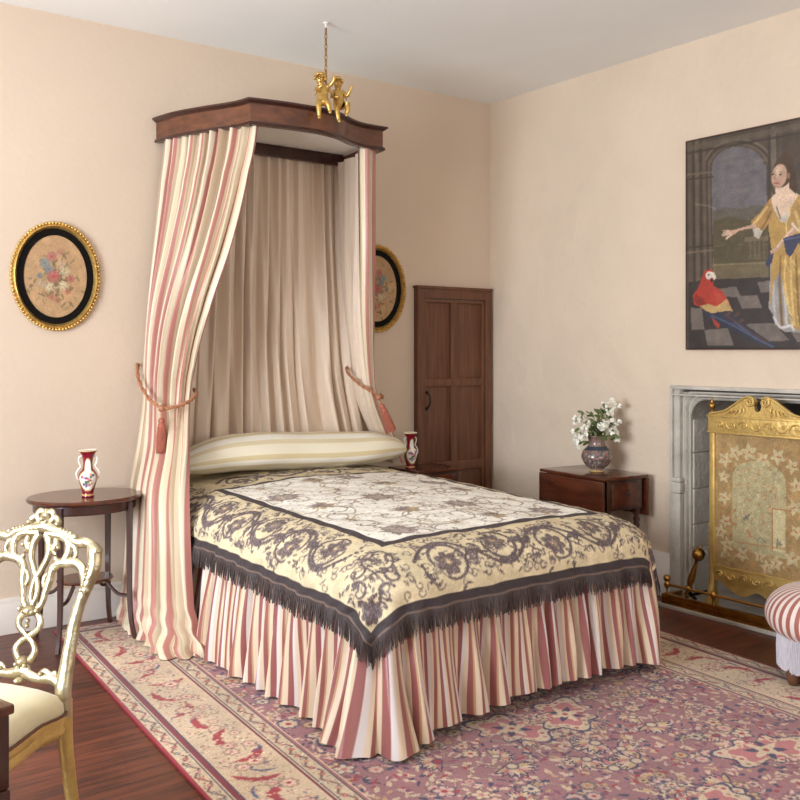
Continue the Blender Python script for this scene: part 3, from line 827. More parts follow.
inn = [(p[0]+(2.62-p[0])*.03, p[1]+(4.93-p[1])*.03) for p in plan]
build('canopy_lining', G().prism(inn, 2.585, 2.60), M['lining'], can)
g = G(); g.box(2.07, 3.15, WY-.125, WY-.108, 2.515, 2.583, .003); build('back_batten', g, M['mahogd'], can)

# ---- curtain surfaces from plan curves at several heights
def sheet(keys, nu, nv, ncloth, amp, seed, pleat=9, ampf=None, irr=.4):
    """keys: list (z, [plan points]); returns P, UV. pleats displace along plan normal"""
    keys = sorted(keys, key=lambda k: -k[0]); zs = [k[0] for k in keys]; R = []
    for z, pts in keys:
        c = np.array(catmull(pts, 12)); s = np.concatenate([[0], np.cumsum(np.hypot(*np.diff(c, axis=0).T))]); s /= s[-1]
        u = np.linspace(0, 1, nu); R.append(np.stack([np.interp(u, s, c[:,0]), np.interp(u, s, c[:,1])], -1))
    R = np.array(R); zz = np.linspace(zs[0], zs[-1], nv); P = np.zeros((nv, nu, 3)); UV = np.zeros((nv, nu, 2))
    rr = np.random.RandomState(seed); u = np.linspace(0, 1, nu)
    wph = np.interp(u, np.linspace(0, 1, pleat*2+1), np.cumsum(rr.uniform(1-irr, 1+irr, pleat*2+1))); wph = (wph-wph[0])/(wph[-1]-wph[0])*2*PI*pleat
    pa = np.interp(u, np.linspace(0, 1, pleat+1), rr.uniform(1-irr, 1+irr*.8, pleat+1))
    zi = np.array(zs)[::-1]
    for j, z in enumerate(zz):
        # smooth interpolation through keys
        k = np.clip(np.searchsorted(-np.array(zs), -z)-1, 0, len(zs)-2); t = (zs[k]-z)/(zs[k]-zs[k+1])
        p0, p1, p2, p3 = R[max(k-1,0)], R[k], R[k+1], R[min(k+2, len(zs)-1)]
        c = .5*((2*p1)+(-p0+p2)*t+(2*p0-5*p1+4*p2-p3)*t*t+(-p0+3*p1-3*p2+p3)*t**3)
        d = np.gradient(c, axis=0); l = np.hypot(d[:,0], d[:,1])+1e-9; nx_, ny_ = -d[:,1]/l, d[:,0]/l
        A = amp*(ampf(z) if ampf else 1)
        dis = A*pa*(np.sin(wph+.6*math.sin(z*2.2))+.25*np.sin(2.1*wph+z*3))
        P[j,:,0] = c[:,0]+nx_*dis+ d[:,0]/l*A*.15*np.cos(wph); P[j,:,1] = c[:,1]+ny_*dis+d[:,1]/l*A*.15*np.cos(wph); P[j,:,2] = z
        UV[j,:,0] = u*ncloth; UV[j,:,1] = z
    return P, UV
# left curtain
keysL = [
 (2.532, [(2.035, 4.87), (2.095, 4.68), (2.17, 4.47), (2.24, 4.32), (2.285, 4.285)]),
 (2.30, [(2.01, 4.87), (2.065, 4.68), (2.135, 4.48), (2.19, 4.35), (2.25, 4.31)]),
 (1.95, [(1.985, 4.88), (2.00, 4.70), (2.05, 4.50), (2.10, 4.37), (2.17, 4.34)]),
 (1.60, [(1.955, 4.88), (1.935, 4.74), (1.96, 4.56), (2.01, 4.44), (2.08, 4.41)]),
 (1.32, [(1.93, 4.88), (1.91, 4.76), (1.925, 4.62), (1.97, 4.52), (2.045, 4.50)]),
 (1.14, [(1.925, 4.87), (1.905, 4.76), (1.915, 4.63), (1.965, 4.54), (2.03, 4.53)]),
 (.92, [(1.90, 4.86), (1.87, 4.74), (1.88, 4.54), (1.90, 4.38), (1.945, 4.35)]),
 (.72, [(1.87, 4.86), (1.82, 4.70), (1.80, 4.47), (1.795, 4.26), (1.84, 4.14)]),
 (.50, [(1.85, 4.86), (1.79, 4.68), (1.77, 4.40), (1.765, 4.18), (1.80, 4.04)]),
 (.25, [(1.83, 4.86), (1.775, 4.66), (1.76, 4.38), (1.765, 4.16), (1.81, 4.02)]),
 (.10, [(1.81, 4.86), (1.76, 4.64), (1.75, 4.35), (1.755, 4.12), (1.84, 4.00)]),
 (.015, [(1.78, 4.86), (1.745, 4.62), (1.735, 4.31), (1.70, 4.07), (1.88, 3.97)]),
]
P, UV = sheet(keysL, 300, 120, 1.0, .026, 5, pleat=10, ampf=lambda z: 1.0 if z > 1.6 else (.55+.45*abs(z-1.14)/.46 if z > .68 else 1.0+.35*(.68-z)))
# soft puddle at floor
zz = P[..., 2]; fl = np.clip((.30-zz)/.30, 0, 1); uu = np.linspace(0, 1, P.shape[1])[None]
P[..., 0] += fl**1.5*(.012*np.sin(zz*62+uu*9)); P[..., 1] += fl**1.5*.013*np.sin(zz*55+uu*14)
P[..., 2] = np.maximum(P[..., 2], .012)
cl = grid('bed_curtain', P, M['curtain'], UV=UV); tag(cl, 'wide striped silk bed curtain on the left, tied back and pooling on the rug', 'curtain')
# right curtain: beige lining towards the bed, striped face turned outward at its front edge
keysR = [
 (2.532, [(3.14, 4.88), (3.09, 4.66), (3.045, 4.45), (2.985, 4.40)]),
 (2.0, [(3.18, 4.89), (3.11, 4.72), (3.06, 4.50), (3.01, 4.43)]),
 (1.6, [(3.23, 4.89), (3.16, 4.78), (3.10, 4.60), (3.06, 4.50)]),
 (1.32, [(3.29, 4.90), (3.23, 4.83), (3.17, 4.70), (3.14, 4.58)]),
 (1.14, [(3.33, 4.90), (3.27, 4.85), (3.22, 4.74), (3.20, 4.62)]),
 (.9, [(3.44, 4.90), (3.39, 4.86), (3.36, 4.80), (3.36, 4.72)]),
 (.7, [(3.58, 4.90), (3.54, 4.88), (3.52, 4.82), (3.51, 4.76)]),
]
P, UV = sheet(keysR, 120, 80, .6, .013, 8, pleat=4)
cr_ = grid('lining', P, M['beige'], UV=UV)
keysF = [
 (2.532, [(2.985, 4.40), (3.02, 4.375), (3.06, 4.385), (3.095, 4.40)]),
 (2.0, [(3.01, 4.43), (3.045, 4.405), (3.085, 4.42), (3.115, 4.43)]),
 (1.6, [(3.06, 4.50), (3.09, 4.475), (3.13, 4.48), (3.155, 4.50)]),
 (1.32, [(3.14, 4.58), (3.16, 4.56), (3.19, 4.56), (3.21, 4.58)]),
 (1.14, [(3.20, 4.62), (3.22, 4.60), (3.245, 4.605), (3.265, 4.62)]),
 (.9, [(3.36, 4.72), (3.38, 4.70), (3.42, 4.70), (3.45, 4.72)]),
 (.7, [(3.51, 4.76), (3.53, 4.75), (3.57, 4.75), (3.60, 4.77)]),
]
P, UV = sheet(keysF, 80, 80, .115, .006, 3, pleat=2)
cf = grid('bed_curtain', P, M['curtain'], UV=UV); tag(cf, 'narrow striped silk bed curtain on the right with its beige lining showing', 'curtain')
cr_.parent = cf; cr_['label'] = 'plain beige curtain lining'
# gathered silk backdrop
P, UV = sheet([(2.56, [(2.06, 4.875), (2.6, 4.87), (3.18, 4.875)]), (1.9, [(2.03, 4.875), (2.6, 4.87), (3.19, 4.875)]), (1.3, [(1.97, 4.88), (2.6, 4.87), (3.25, 4.88)]), (.70, [(1.90, 4.885), (2.6, 4.875), (3.38, 4.885)])], 420, 60, 2, .026, 12, pleat=14, ampf=lambda z: .8+.3*(2.53-z), irr=.75)
bk = grid('backdrop_curtain', P, M['beige'], UV=UV); tag(bk, 'gathered plain beige silk hanging on the wall behind the bed', 'curtain')

# tiebacks
def tieback(label, hook, knot, loop, group):
    t = empty('curtain_tieback', hook, label, 'tieback', None)
    def rope(pts, r=.0085):
        P = [Vector(p) for p in catmull(pts, 14)]; g = G()
        for ph in (0, PI):
            q = []
            for i, p in enumerate(P):
                d = (P[min(i+1, len(P)-1)]-P[max(0, i-1)]).normalized(); a = d.orthogonal().normalized(); b = d.cross(a)
                an = ph+i*.55; q.append(p+(a*math.cos(an)+b*math.sin(an))*r*.55)
            g.tube(q, r*.72, 7)
        return g
    build('rope', rope([hook]+loop[0]+[knot]), M['rope'], t); build('rope', rope([knot]+loop[1]), M['rope'], t)
    build('hook', G().ball(hook, .012, 12), M['brass'], t)
    k = Vector(knot); dr_ = Vector(loop[2]).normalized()
    g = G(); g.ball(knot, .018, 12); g.tube([k, k+dr_*.05], .006); build('knot', g, M['rope'], t)
    # tassel head and skirt, built along -z then turned
    q = Vector((0,0,-1)).rotation_difference(dr_).to_matrix().to_4x4(); MM = Matrix.Translation(k+dr_*.045) @ q
    g = G().lathe([(.002, 0), (.012, -.004), (.017, -.016), (.014, -.03), (.019, -.036), (.019, -.046), (.016, -.052)][::-1], 16, M=MM)
    ts = build('tassel', g, M['tassel'], t)
    g = G()
    for ring_, n_ in ((.017, 26), (.010, 14)):
        for i in range(n_):
            a = 2*PI*i/n_; x, y = math.cos(a)*ring_, math.sin(a)*ring_; L_ = .172+random.uniform(-.006, .006)
            g.tube([MM @ Vector((x, y, -.046)), MM @ Vector((x*1.25, y*1.25, -.09)), MM @ Vector((x*1.45, y*1.45, -L_))], .0028, 5)
    build('tassel_skirt', g, M['tassel'], ts)
tieback('russet rope tieback with tassel around the left bed curtain', (1.905, 4.915, 1.325), (1.862, 4.49, 1.115),
        ([(1.865, 4.80, 1.25), (1.845, 4.62, 1.165)], [(1.94, 4.465, 1.125), (2.01, 4.48, 1.15), (2.065, 4.53, 1.18), (2.085, 4.60, 1.20)], (0, 0, -1)), None)
tieback('russet rope tieback with tassel hanging at the right bed curtain', (3.265, 4.915, 1.32), (3.225, 4.555, 1.13),
        ([(3.165, 4.80, 1.28), (3.135, 4.63, 1.21), (3.165, 4.56, 1.17)], [(3.27, 4.575, 1.125), (3.285, 4.62, 1.14)], (.42, -.1, -1)), None)

# ------------------------------------------------------------------ chain and cherubs
ch = empty('hanging_chain', (2.655, 4.225, H), 'thin metal chain hanging from the ceiling to the canopy', 'chain')
build('ceiling_hook', G().lathe([(.001, H-.03), (.006, H-.028), (.006, H-.012), (.014, H-.008), (.016, H-.001)], 14, (2.655, 4.225, 0)), M['white'], ch)
l0 = None; zc = H-.045; k = 0
while zc > 2.67:
    if l0 is None or k == 1:
        pts = []
        for i in range(16):
            a = 2*PI*i/16; pts.append((.0065*math.cos(a), 0, .017*math.sin(a)))
        g = G().tube([Vector(p) for p in pts], .0026, 6, closed=True)
        if l0 is None: l0 = build('link', g, M['brass'], ch, local=True); lk = l0
        else: lk = l0.copy(); scene.collection.objects.link(lk); lk.parent = ch
    else: lk = l0.copy(); scene.collection.objects.link(lk); lk.parent = ch
    lk.location = (0, 0, zc-H); lk.rotation_euler = (0, 0, (PI/2 if k % 2 else 0)+.4)
    zc -= .0275; k += 1

RV = Vector((C_, -S_, 0)); FV = Vector((-S_, -C_, 0))   # sideways and outward axes of the cornice front
def skin_mesh(name, nodes, edges, m, parent, root=0, sub=2):
    me = bpy.data.meshes.new(name); me.from_pydata([n[:3] for n in nodes], edges, []); o = bpy.data.objects.new(name, me); scene.collection.objects.link(o)
    sk = o.modifiers.new('skin', 'SKIN'); sk.use_smooth_shade = True; ss = o.modifiers.new('sub', 'SUBSURF'); ss.levels = sub; ss.render_levels = sub
    for i, n in enumerate(nodes):
        v = me.skin_vertices[0].data[i]; v.radius = (n[3], n[3]); v.use_root = (i == root)
    dg = bpy.context.evaluated_depsgraph_get(); dg.update(); nm = bpy.data.meshes.new_from_object(o.evaluated_get(dg)); nm.name = name
    scene.collection.objects.unlink(o); bpy.data.objects.remove(o)
    nm.polygons.foreach_set('use_smooth', [True]*len(nm.polygons))
    p = bpy.data.objects.new(name, nm); scene.collection.objects.link(p); nm.materials.clear(); nm.materials.append(m)
    if parent: p.parent = parent
    return p
def cherub(base, label, arms, legs, headoff, wing=True, yaw=0):
    """coordinates (right, out, up) relative to the seat point"""
    R = Matrix.Rotation(yaw, 3, 'Z')*1.0; KS = 1.13
    t = empty('gilt_cherub', base, label, 'figurine')
    def w_(p): v = R @ (RV*p[0]+FV*p[1]); return (v.x*KS, v.y*KS, p[2]*KS)
    nodes = []; edges = []
    def nd(p, r): nodes.append((*w_(p), r*1.2)); return len(nodes)-1
    pel = nd((0, 0, .022), .021); bel = nd((0, .004, .046), .023); che = nd((headoff[0]*.4, .0, .076), .021); nk = nd((headoff[0]*.8, 0, .099), .010)
    hd = nd((headoff[0], .004, .114), .0195); ht = nd((headoff[0], .003, .134), .0235)
    edges += [(pel, bel), (bel, che), (che, nk), (nk, hd), (hd, ht)]
    for L_ in legs:
        pr = pel
        for p, r in L_: k_ = nd(p, r); edges.append((pr, k_)); pr = k_
    for A_ in arms:
        pr = che
        for p, r in A_: k_ = nd(p, r); edges.append((pr, k_)); pr = k_
    body = skin_mesh('body', nodes, edges, M['gold'], t)
    g = G()
    hc = Vector(w_((headoff[0], .005, .126)))
    rnd = random.Random(int(base[0]*1000))
    for i in range(54):     # curls
        a = rnd.random()*6.28; e = rnd.uniform(-.2, 1.5); d = Vector((math.cos(a)*math.cos(e), math.sin(a)*math.cos(e), math.sin(e)))
        if d.dot(R @ FV) > .35 and d.z < .75: continue
        g.ball(hc+d*.0275, .0085, 8)
    build('curly_hair', g, M['gold'], t, local=True)
    g = G()                 # face: nose, brows, cheeks
    f = R @ FV; rt = R @ RV
    g.ball(hc+f*.0285-Vector((0,0,.002)), .0046, 8); 
    for s_ in (1, -1): g.ball(hc+f*.0215+rt*s_*.0105-Vector((0,0,.006)), .0062, 8); g.ball(hc+f*.0235+rt*s_*.009+Vector((0,0,.006)), .0038, 8, (1.3,1.3,.6))
    g.ball(hc+f*.0255-Vector((0,0,.011)), .0036, 8)
    build('face', g, M['gold'], t, local=True)
    g = G()                 # small wings behind the shoulders
    for s_ in (1, -1):
        for k_ in range(4):
            a = Vector(w_((s_*.012, -.014, .085))); b = Vector(w_((s_*(.030+.004*k_), -.032, .100-.014*k_))); 
            g.tube([a, (a+b)/2+Vector((0,0,.006)), b], [.004, .006, .0025], 6)
    build('wings', g, M['gold'], t, local=True)
    return t
cherub((2.618, 4.196, 2.668), 'left of the two gilt cherubs on the canopy, arm raised across', 
  arms=[[((-.020, .004, .088), .011), ((-.030, .020, .070), .009), ((-.012, .040, .076), .007), ((.006, .046, .088), .006)],
        [((.022, .004, .090), .011), ((.040, .020, .094), .009), ((.056, .030, .118), .007), ((.050, .036, .132), .007)]],
  legs=[[((-.014, .026, .010), .016), ((-.016, .044, -.002), .014), ((-.014, .046, -.035), .011), ((-.012, .046, -.062), .008), ((-.012, .060, -.068), .007)],
        [((.016, .026, .012), .016), ((.026, .046, .006), .014), ((.034, .046, -.018), .011), ((.036, .046, -.038), .008), ((.040, .058, -.044), .007)]], headoff=(-.012, 0))
cherub((2.728, 4.216, 2.668), 'right of the two gilt cherubs on the canopy, hand held up', 
  arms=[[((-.022, .004, .080), .011), ((-.034, .018, .058), .009), ((-.018, .040, .050), .007), ((.000, .048, .054), .006)],
        [((.022, .006, .080), .011), ((.040, .026, .060), .009), ((.052, .038, .088), .007), ((.060, .040, .108), .007)]],
  legs=[[((-.012, .026, .010), .016), ((-.012, .046, .000), .014), ((-.008, .048, -.032), .011), ((-.004, .048, -.060), .008), ((.002, .060, -.068), .007)],
        [((.020, .024, .014), .016), ((.040, .044, .016), .014), ((.038, .048, -.012), .011), ((.030, .048, -.032), .008), ((.034, .060, -.038), .007)]], headoff=(-.004, 0), yaw=.15)

# ------------------------------------------------------------------ oval embroidered pictures
def oval(cx_, cz, label, seed, shadow=0):
    rx, rz = .226, .277; y = WY
    t = empty('oval_picture', (cx_, y-.02, cz), label, 'picture', 'oval embroidered pictures on the back wall')
    def el(r_x, r_z, n=120): return [(cx_+r_x*math.cos(2*PI*i/n), r_z*math.sin(2*PI*i/n)+cz) for i in range(n)]
    def ringg(o_in, o_out, y_in, y_mid, y_out, n=96):
        g = G(); vs = []; fs = []; prof = [(o_out, WY-.001), (o_out, y_out), ((o_in+o_out)/2, y_mid), (o_in, y_in), (o_in, WY-.001)]
        for i in range(n):
            a = 2*PI*i/n
            for (o, yy) in prof: vs.append((cx_+(rx-o)*math.cos(a), yy, cz+(rz-o)*math.sin(a)))
        m = len(prof)
        for i in range(n):
            for j in range(m-1): fs.append((i*m+j, i*m+j+1, ((i+1)%n)*m+j+1, ((i+1)%n)*m+j))
        return g.add(vs, fs)
    build('frame', ringg(.034, .008, y-.012, y-.03, y-.018), M['gold'], t, ang=70)
    g = G()
    for i in range(84):
        a = 2*PI*i/84; g.ball((cx_+(rx-.006)*math.cos(a), y-.018, cz+(rz-.006)*math.sin(a)), .0085, 8, (1, 1, 1))
    build('beaded_edge', g, M['gold'], t, ang=70)
    build('mount', ringg(.068, .033, y-.010, y-.010, y-.010), M['black'], t)
    W_, H_ = rx-.066, rz-.066
    cv = Cv(-W_, W_, -H_, H_, .0022, (176,140,102)); r = random.Random(seed)
    cv.noise(.04, .03, seed, .03)
    for i in range(110): cv.leaf((r.gauss(0, .058), r.gauss(-.02, .075)), r.uniform(.02, .05), r.random()*6.28, .012, r.choice(((120,100,66), (140,122,84), (104,92,70), (156,130,92))), .8, .3)
    for i in range(22):
        a = r.random()*6.28; cv.stroke([(0, -.03), (.075*math.cos(a), .02+.10*math.sin(a))], .003, (120,100,70), .8)
    fl = [(-.02, .10, .026, (178,84,84)), (.02, .125, .016, (186,110,96)), (-.055, .065, .026, (108,128,136)), (-.035, .035, .024, (96,116,130)), (-.01, -.002, .032, (184,70,74)), (.045, .03, .028, (200,180,140)), (.03, .06, .020, (196,160,130)), (.075, -.01, .020, (170,70,66)), (-.07, -.04, .022, (190,160,130)), (-.03, -.055, .024, (208,188,150)), (.035, -.045, .022, (214,200,160)), (-.08, .0, .015, (90,108,120)), (.06, -.075, .016, (170,84,60)), (-.02, -.105, .016, (180,90,70)), (.01, -.12, .014, (160,76,66))]
    for (x, z, rr, c) in fl:
        x *= (1 if seed % 2 else -1)
        cv.flower((x, z), rr*1.1, 7, tuple(v*.72+36 for v in c), (110,84,64), .62, r.random()); [cv.leaf((x, z), rr*1.15, r.random()*6.28, rr*.3, (132,112,80), .55) for _ in range(4)]; cv.flower((x, z), rr*.6, 5, tuple(min(255, v*1.2) for v in c), tuple(v*.7 for v in c), .4, r.random())
    nr, nt_ = 44, 130; rr_ = np.linspace(0.001, 1, nr)[:, None]; aa = (np.arange(nt_)*2*PI/nt_)[None]
    px, pz = rr_*np.cos(aa)*W_, rr_*np.sin(aa)*H_
    P = np.stack([px+cx_, np.full_like(px, y-.007), pz+cz], -1)
    grid('needlework', P, M['tapestry'], cols=cv.sample(px, pz), parent=t, wrap=True)
oval(1.480, 1.780, 'oval gilt framed flower needlework on bare wall above the oval side table', 1)
oval(3.478, 1.796, 'oval gilt framed flower needlework half hidden behind the right bed curtain', 2)

# ------------------------------------------------------------------ painting (right wall)
def painting():
    z0, z1, yl, wd = 1.406, 2.566, 3.298, 1.30
    pt = empty('oil_painting', (WX-.02, yl-wd/2, z0), 'unframed oil painting of a girl in a gold dress with a red parrot', 'painting')
    cv = Cv(0, wd, 0, z1-z0, .0042, (74,62,56))
    def W(cx_, cy_):   # drawing-sheet units to canvas metres
        u = (660+cx_/3.077-400)/951; v = (351-(100+cy_/3.077))/951
        rx, ry = S_+u*C_, C_-u*S_; t = 4.43/rx; return (yl-t*ry, 1.4+t*v-z0)
    def PL(pts, c, a=1): cv.poly([W(*p) for p in pts], c, a)
    def ST(pts, w_, c, a=1): cv.stroke([W(*p) for p in catmull(pts, 5)], w_, c, a)
    cv.noise(.08, .10, 3)
    # window arch with sky and landscape
    arch = [(166, 545), (160, 215)]+[(160+84*(1-math.cos(t))*.98, 215-72*math.sin(t)) for t in [PI*i/14 for i in range(1, 14)]]+[(328, 200), (335, 540)]
    PL(arch, (100,97,108))
    m = lambda pts, c, a=1: PL(pts, c, a)
    for i in range(16):
        r = random.Random(i); y = 170+i*9; cv.ell(W(r.uniform(185, 310), y), r.uniform(.04, .10), .018, 0, r.choice(((122,112,116), (104,98,112), (134,118,108), (84,82,100))), .5, soft=.02)
    PL([(165, 345), (200, 330), (250, 335), (300, 322), (333, 330), (335, 400), (165, 400)], (90,86,78))
    PL([(165, 372), (220, 358), (270, 372), (333, 356), (335, 545), (166, 545)], (82,74,54))
    for i in range(40):
        r = random.Random(50+i); cv.ell(W(r.uniform(170, 330), r.uniform(350, 520)), r.uniform(.01, .035), .008, 0, r.choice(((96,88,52), (60,58,42), (112,100,64), (74,70,48))), .7, soft=.006)
    for i in range(4): x = 275+i*14; PL([(x, 432), (x+8, 432), (x+6, 462), (x+10, 490), (x-2, 490), (x+2, 462)], (100,88,66))
    PL([(262, 422), (336, 418), (336, 432), (262, 436)], (112,98,74))
    PL([(165, 505), (337, 498), (338, 545), (165, 552)], (104,92,68)); ST([(165, 508), (337, 500)], .008, (128,112,84))
    # mouldings of the wall and arch
    for a, c in ((0, (104,90,76)), (9, (60,52,48)), (16, (112,98,84))):
        ST([(158-a, 540), (152-a, 215)]+[(152-a+(92+a)*(1-math.cos(t)), 215-(78+a)*math.sin(t)) for t in [PI*i/10 for i in range(1, 10)]]+[(336+a*.5, 200)], .012, c, .8)
    for x, wd_, c in ((92, .022, (88,76,66)), (104, .012, (54,47,44)), (114, .024, (100,86,74)), (126, .012, (58,50,46)), (137, .02, (92,80,72)), (338, .022, (58,50,46)), (350, .03, (104,92,82)), (372, .02, (80,70,62))): cv.stroke([W(x, 130 if x < 200 else 90), W(x+4, 560)], wd_, c, .9)
    for y in (230, 245, 455, 470): cv.stroke([W(84, y), W(164, y-8)], .010, (116,100,84) if y in (230, 470) else (52,46,44), .8)
    cv.stroke([W(84, 150), W(431, 80)], .03, (92,80,70), .8); cv.stroke([W(84, 165), W(431, 102)], .012, (50,44,42), .8)
    # chequered floor
    PL([(88, 560), (170, 552), (338, 545), (470, 540), (470, 790), (88, 775)], (46,42,48))
    tiles = [[(138, 708), (210, 702), (228, 755), (148, 757)], [(265, 690), (350, 686), (400, 740), (300, 744)], [(238, 605), (300, 600), (316, 640), (254, 642)], [(180, 580), (236, 575), (250, 606), (196, 606)], [(300, 560), (345, 556), (352, 590), (312, 592)], [(96, 640), (130, 640), (138, 706), (98, 706)], [(395, 700), (440, 698), (470, 740), (425, 745)]]
    for t in tiles: PL(t, (112,102,100), .9)
    # dress
    PL([(342, 480), (368, 465), (400, 470), (470, 480), (480, 720), (380, 712), (352, 668), (336, 640)], (148,144,146))
    for (a, b, c) in ((352, 350, (186,182,186)), (366, 368, (112,108,116)), (378, 384, (196,192,196)), (392, 402, (120,112,112))): ST([(a, 490), (b, 590), (b+8, 690)], .012, c, .8)
    ST([(352, 668), (372, 700), (404, 694), (412, 708)], .014, (206,202,204))
    gold_, gd, gl = (186,142,66), (122,84,36), (226,190,112)
    PL([(345, 470), (380, 455), (431, 440), (474, 442), (494, 520), (520, 610), (548, 690), (520, 726), (440, 715), (412, 700), (385, 600), (372, 520), (352, 560), (340, 640)], gold_)
    for i in range(9):
        r = random.Random(i+7); x = 372+i*16; ST([(x, 480), (x+r.uniform(-6, 10), 570), (x+8+r.uniform(-6, 14), 690)], (.008, .016), r.choice((gd, gl, gl, gd)), .75)
    for i in range(40):
        r = random.Random(i+90); cv.leaf(W(r.uniform(380, 500), r.uniform(470, 700)), .04, -1.2+r.uniform(-.5, .5), .008, r.choice((gl, gd, (206,168,90))), .7)
    # bodice, sleeves
    PL([(333, 315), (350, 292), (425, 290), (470, 300), (480, 440), (345, 465), (336, 400)], gold_)
    PL([(335, 310), (345, 318), (348, 360), (322, 400), (300, 412), (286, 402), (282, 372), (310, 345)], (176,128,66)); ST([(330, 330), (306, 362), (290, 380)], .014, gl, .8); ST([(342, 345), (326, 378), (308, 404)], .012, gd, .8)
    PL([(286, 398), (302, 392), (318, 404), (306, 428), (292, 420)], (186,176,164))
    PL([(410, 330), (440, 310), (480, 330), (480, 470), (432, 462), (425, 420), (402, 395)], (182,136,70)); ST([(418, 345), (430, 385), (436, 450)], .016, gl, .8); ST([(408, 380), (424, 400)], .012, (214,200,182))
    # skin
    sk, sd, sl = (196,152,126), (150,108,88), (224,188,162)
    PL([(352, 250), (398, 250), (412, 280), (428, 292), (405, 330), (388, 378), (366, 352), (346, 318), (345, 300), (358, 285)], sl)
    PL([(346, 318), (352, 338), (374, 376), (392, 378), (404, 345), (396, 340), (378, 362), (362, 345)], (196,190,184))
    ST([(360, 330), (372, 365)], .007, gd); ST([(404, 330), (390, 372), (392, 420)], .007, gl)
    PL([(295, 380), (300, 392), (245, 402), (232, 412), (210, 425), (200, 428), (214, 412), (192, 418), (188, 414), (216, 404), (190, 402), (236, 398)], sk)
    for q in ([(214, 404), (196, 408)], [(218, 410), (196, 418)], [(222, 414), (206, 428)]): ST(q, .006, sl)
    PL([(408, 388), (424, 400), (404, 420), (372, 452), (362, 466), (344, 475), (340, 466), (356, 452), (384, 420)], sk); ST([(410, 396), (386, 422), (362, 452)], .008, sl)
    # blue sash
    bl = (44,52,92)
    PL([(380, 425), (431, 410), (480, 408), (480, 430), (431, 432), (412, 470), (400, 484), (388, 470)], bl); PL([(352, 470), (346, 500), (330, 514), (326, 500), (340, 478)], bl); ST([(430, 430), (450, 470)], .02, bl); ST([(384, 430), (460, 416)], .006, (84,94,140))
    # head
    cv.ell(W(381, 217), .056, .084, -.15, (72,52,40)); PL([(395, 200), (418, 215), (424, 262), (420, 290), (398, 270)], (66,46,36)); PL([(345, 250), (356, 290), (350, 292), (342, 270)], (74,54,42))
    cv.ell(W(368, 234), .043, .060, -.12, sk); cv.ell(W(364, 222), .030, .034, 0, sl, .8, soft=.02); cv.ell(W(397, 234), .008, .016, 0, sd)
    for x in (349, 372): 
        cv.ell(W(x, 229), .0075, .0045, 0, (52,36,30)); cv.stroke([W(x-6, 222), W(x+7, 221)], .003, (110,76,58), .8)
    cv.stroke([W(357, 228), W(354, 244), W(359, 246)], .004, sd); cv.stroke([W(353, 256), W(366, 256)], .007, (168,70,62)); cv.ell(W(378, 248), .018, .02, 0, (206,140,118), .5, soft=.012)
    cv.stroke([W(352, 266), W(370, 270)], .006, sd, .5)
    # macaw
    rd, rdd = (190,44,34), (128,28,26)
    PL([(130, 545), (140, 524), (160, 520), (170, 535), (166, 555), (165, 572), (190, 586), (214, 620), (222, 660), (200, 690), (165, 660), (130, 640), (106, 628), (102, 600), (118, 580), (126, 560)], rd)
    PL([(112, 596), (134, 610), (150, 640), (120, 636), (104, 616)], rdd, .6); PL([(165, 585), (188, 596), (200, 620), (176, 622)], (206,64,44), .7)
    PL([(124, 634), (150, 628), (176, 636), (206, 612), (226, 650), (190, 660), (150, 656)], (196,168,98), .9)
    PL([(128, 642), (160, 656), (214, 648), (232, 656), (262, 690), (320, 730), (370, 764), (300, 748), (230, 712), (180, 690), (146, 668)], (36,44,72))
    ST([(160, 664), (220, 690), (290, 730), (350, 760)], .009, (62,84,128), .9); ST([(200, 660), (260, 700), (330, 745)], .007, (110,56,40), .8); ST([(230, 684), (300, 735)], .008, (70,92,140), .8)
    for q in ((238, 660), (252, 680), (214, 656)): cv.ell(W(*q), .02, .01, .5, (96,60,50), .8)
    PL([(160, 668), (186, 690), (182, 704), (168, 690)], (176,50,34))
    cv.ell(W(152, 540), .022, .022, 0, (206,196,186)); cv.ell(W(151, 538), .005, .005, 0, (30,20,20))
    PL([(158, 530), (168, 530), (174, 546), (168, 555), (162, 545)], (226,214,196)); PL([(158, 548), (168, 556), (160, 562), (155, 556)], (34,28,28))
    cv.stroke([W(110, 320), W(150, 326), W(172, 336)], .006, (150,136,120), .6)
    lum_ = cv.A.mean(-1, keepdims=True); cv.A = (cv.A*.78+lum_*.22)*.90+np.array((10,6,0))
    # dark varnished edge, chipped
    E2 = np.minimum(np.minimum(cv.X, wd-cv.X), np.minimum(cv.Y, (z1-z0)-cv.Y)); rn = np.random.RandomState(3).rand(*E2.shape)*.008
    cv.A[E2 < .012] *= .55; cv.A[E2 < .001+rn*.4] = (140,90,60)
    cv.noise(.05, .03, 8, .05)
    P = np.stack([np.full(cv.X.shape, WX-.024), yl-cv.X, z0+cv.Y], -1)
    grid('canvas', P, M['paint'], cols=cv.A, parent=pt)
    build('stretcher', G().box(WX-.0235, WX-.001, yl-wd, yl, z0, z1), M['canvas'], pt)
painting()

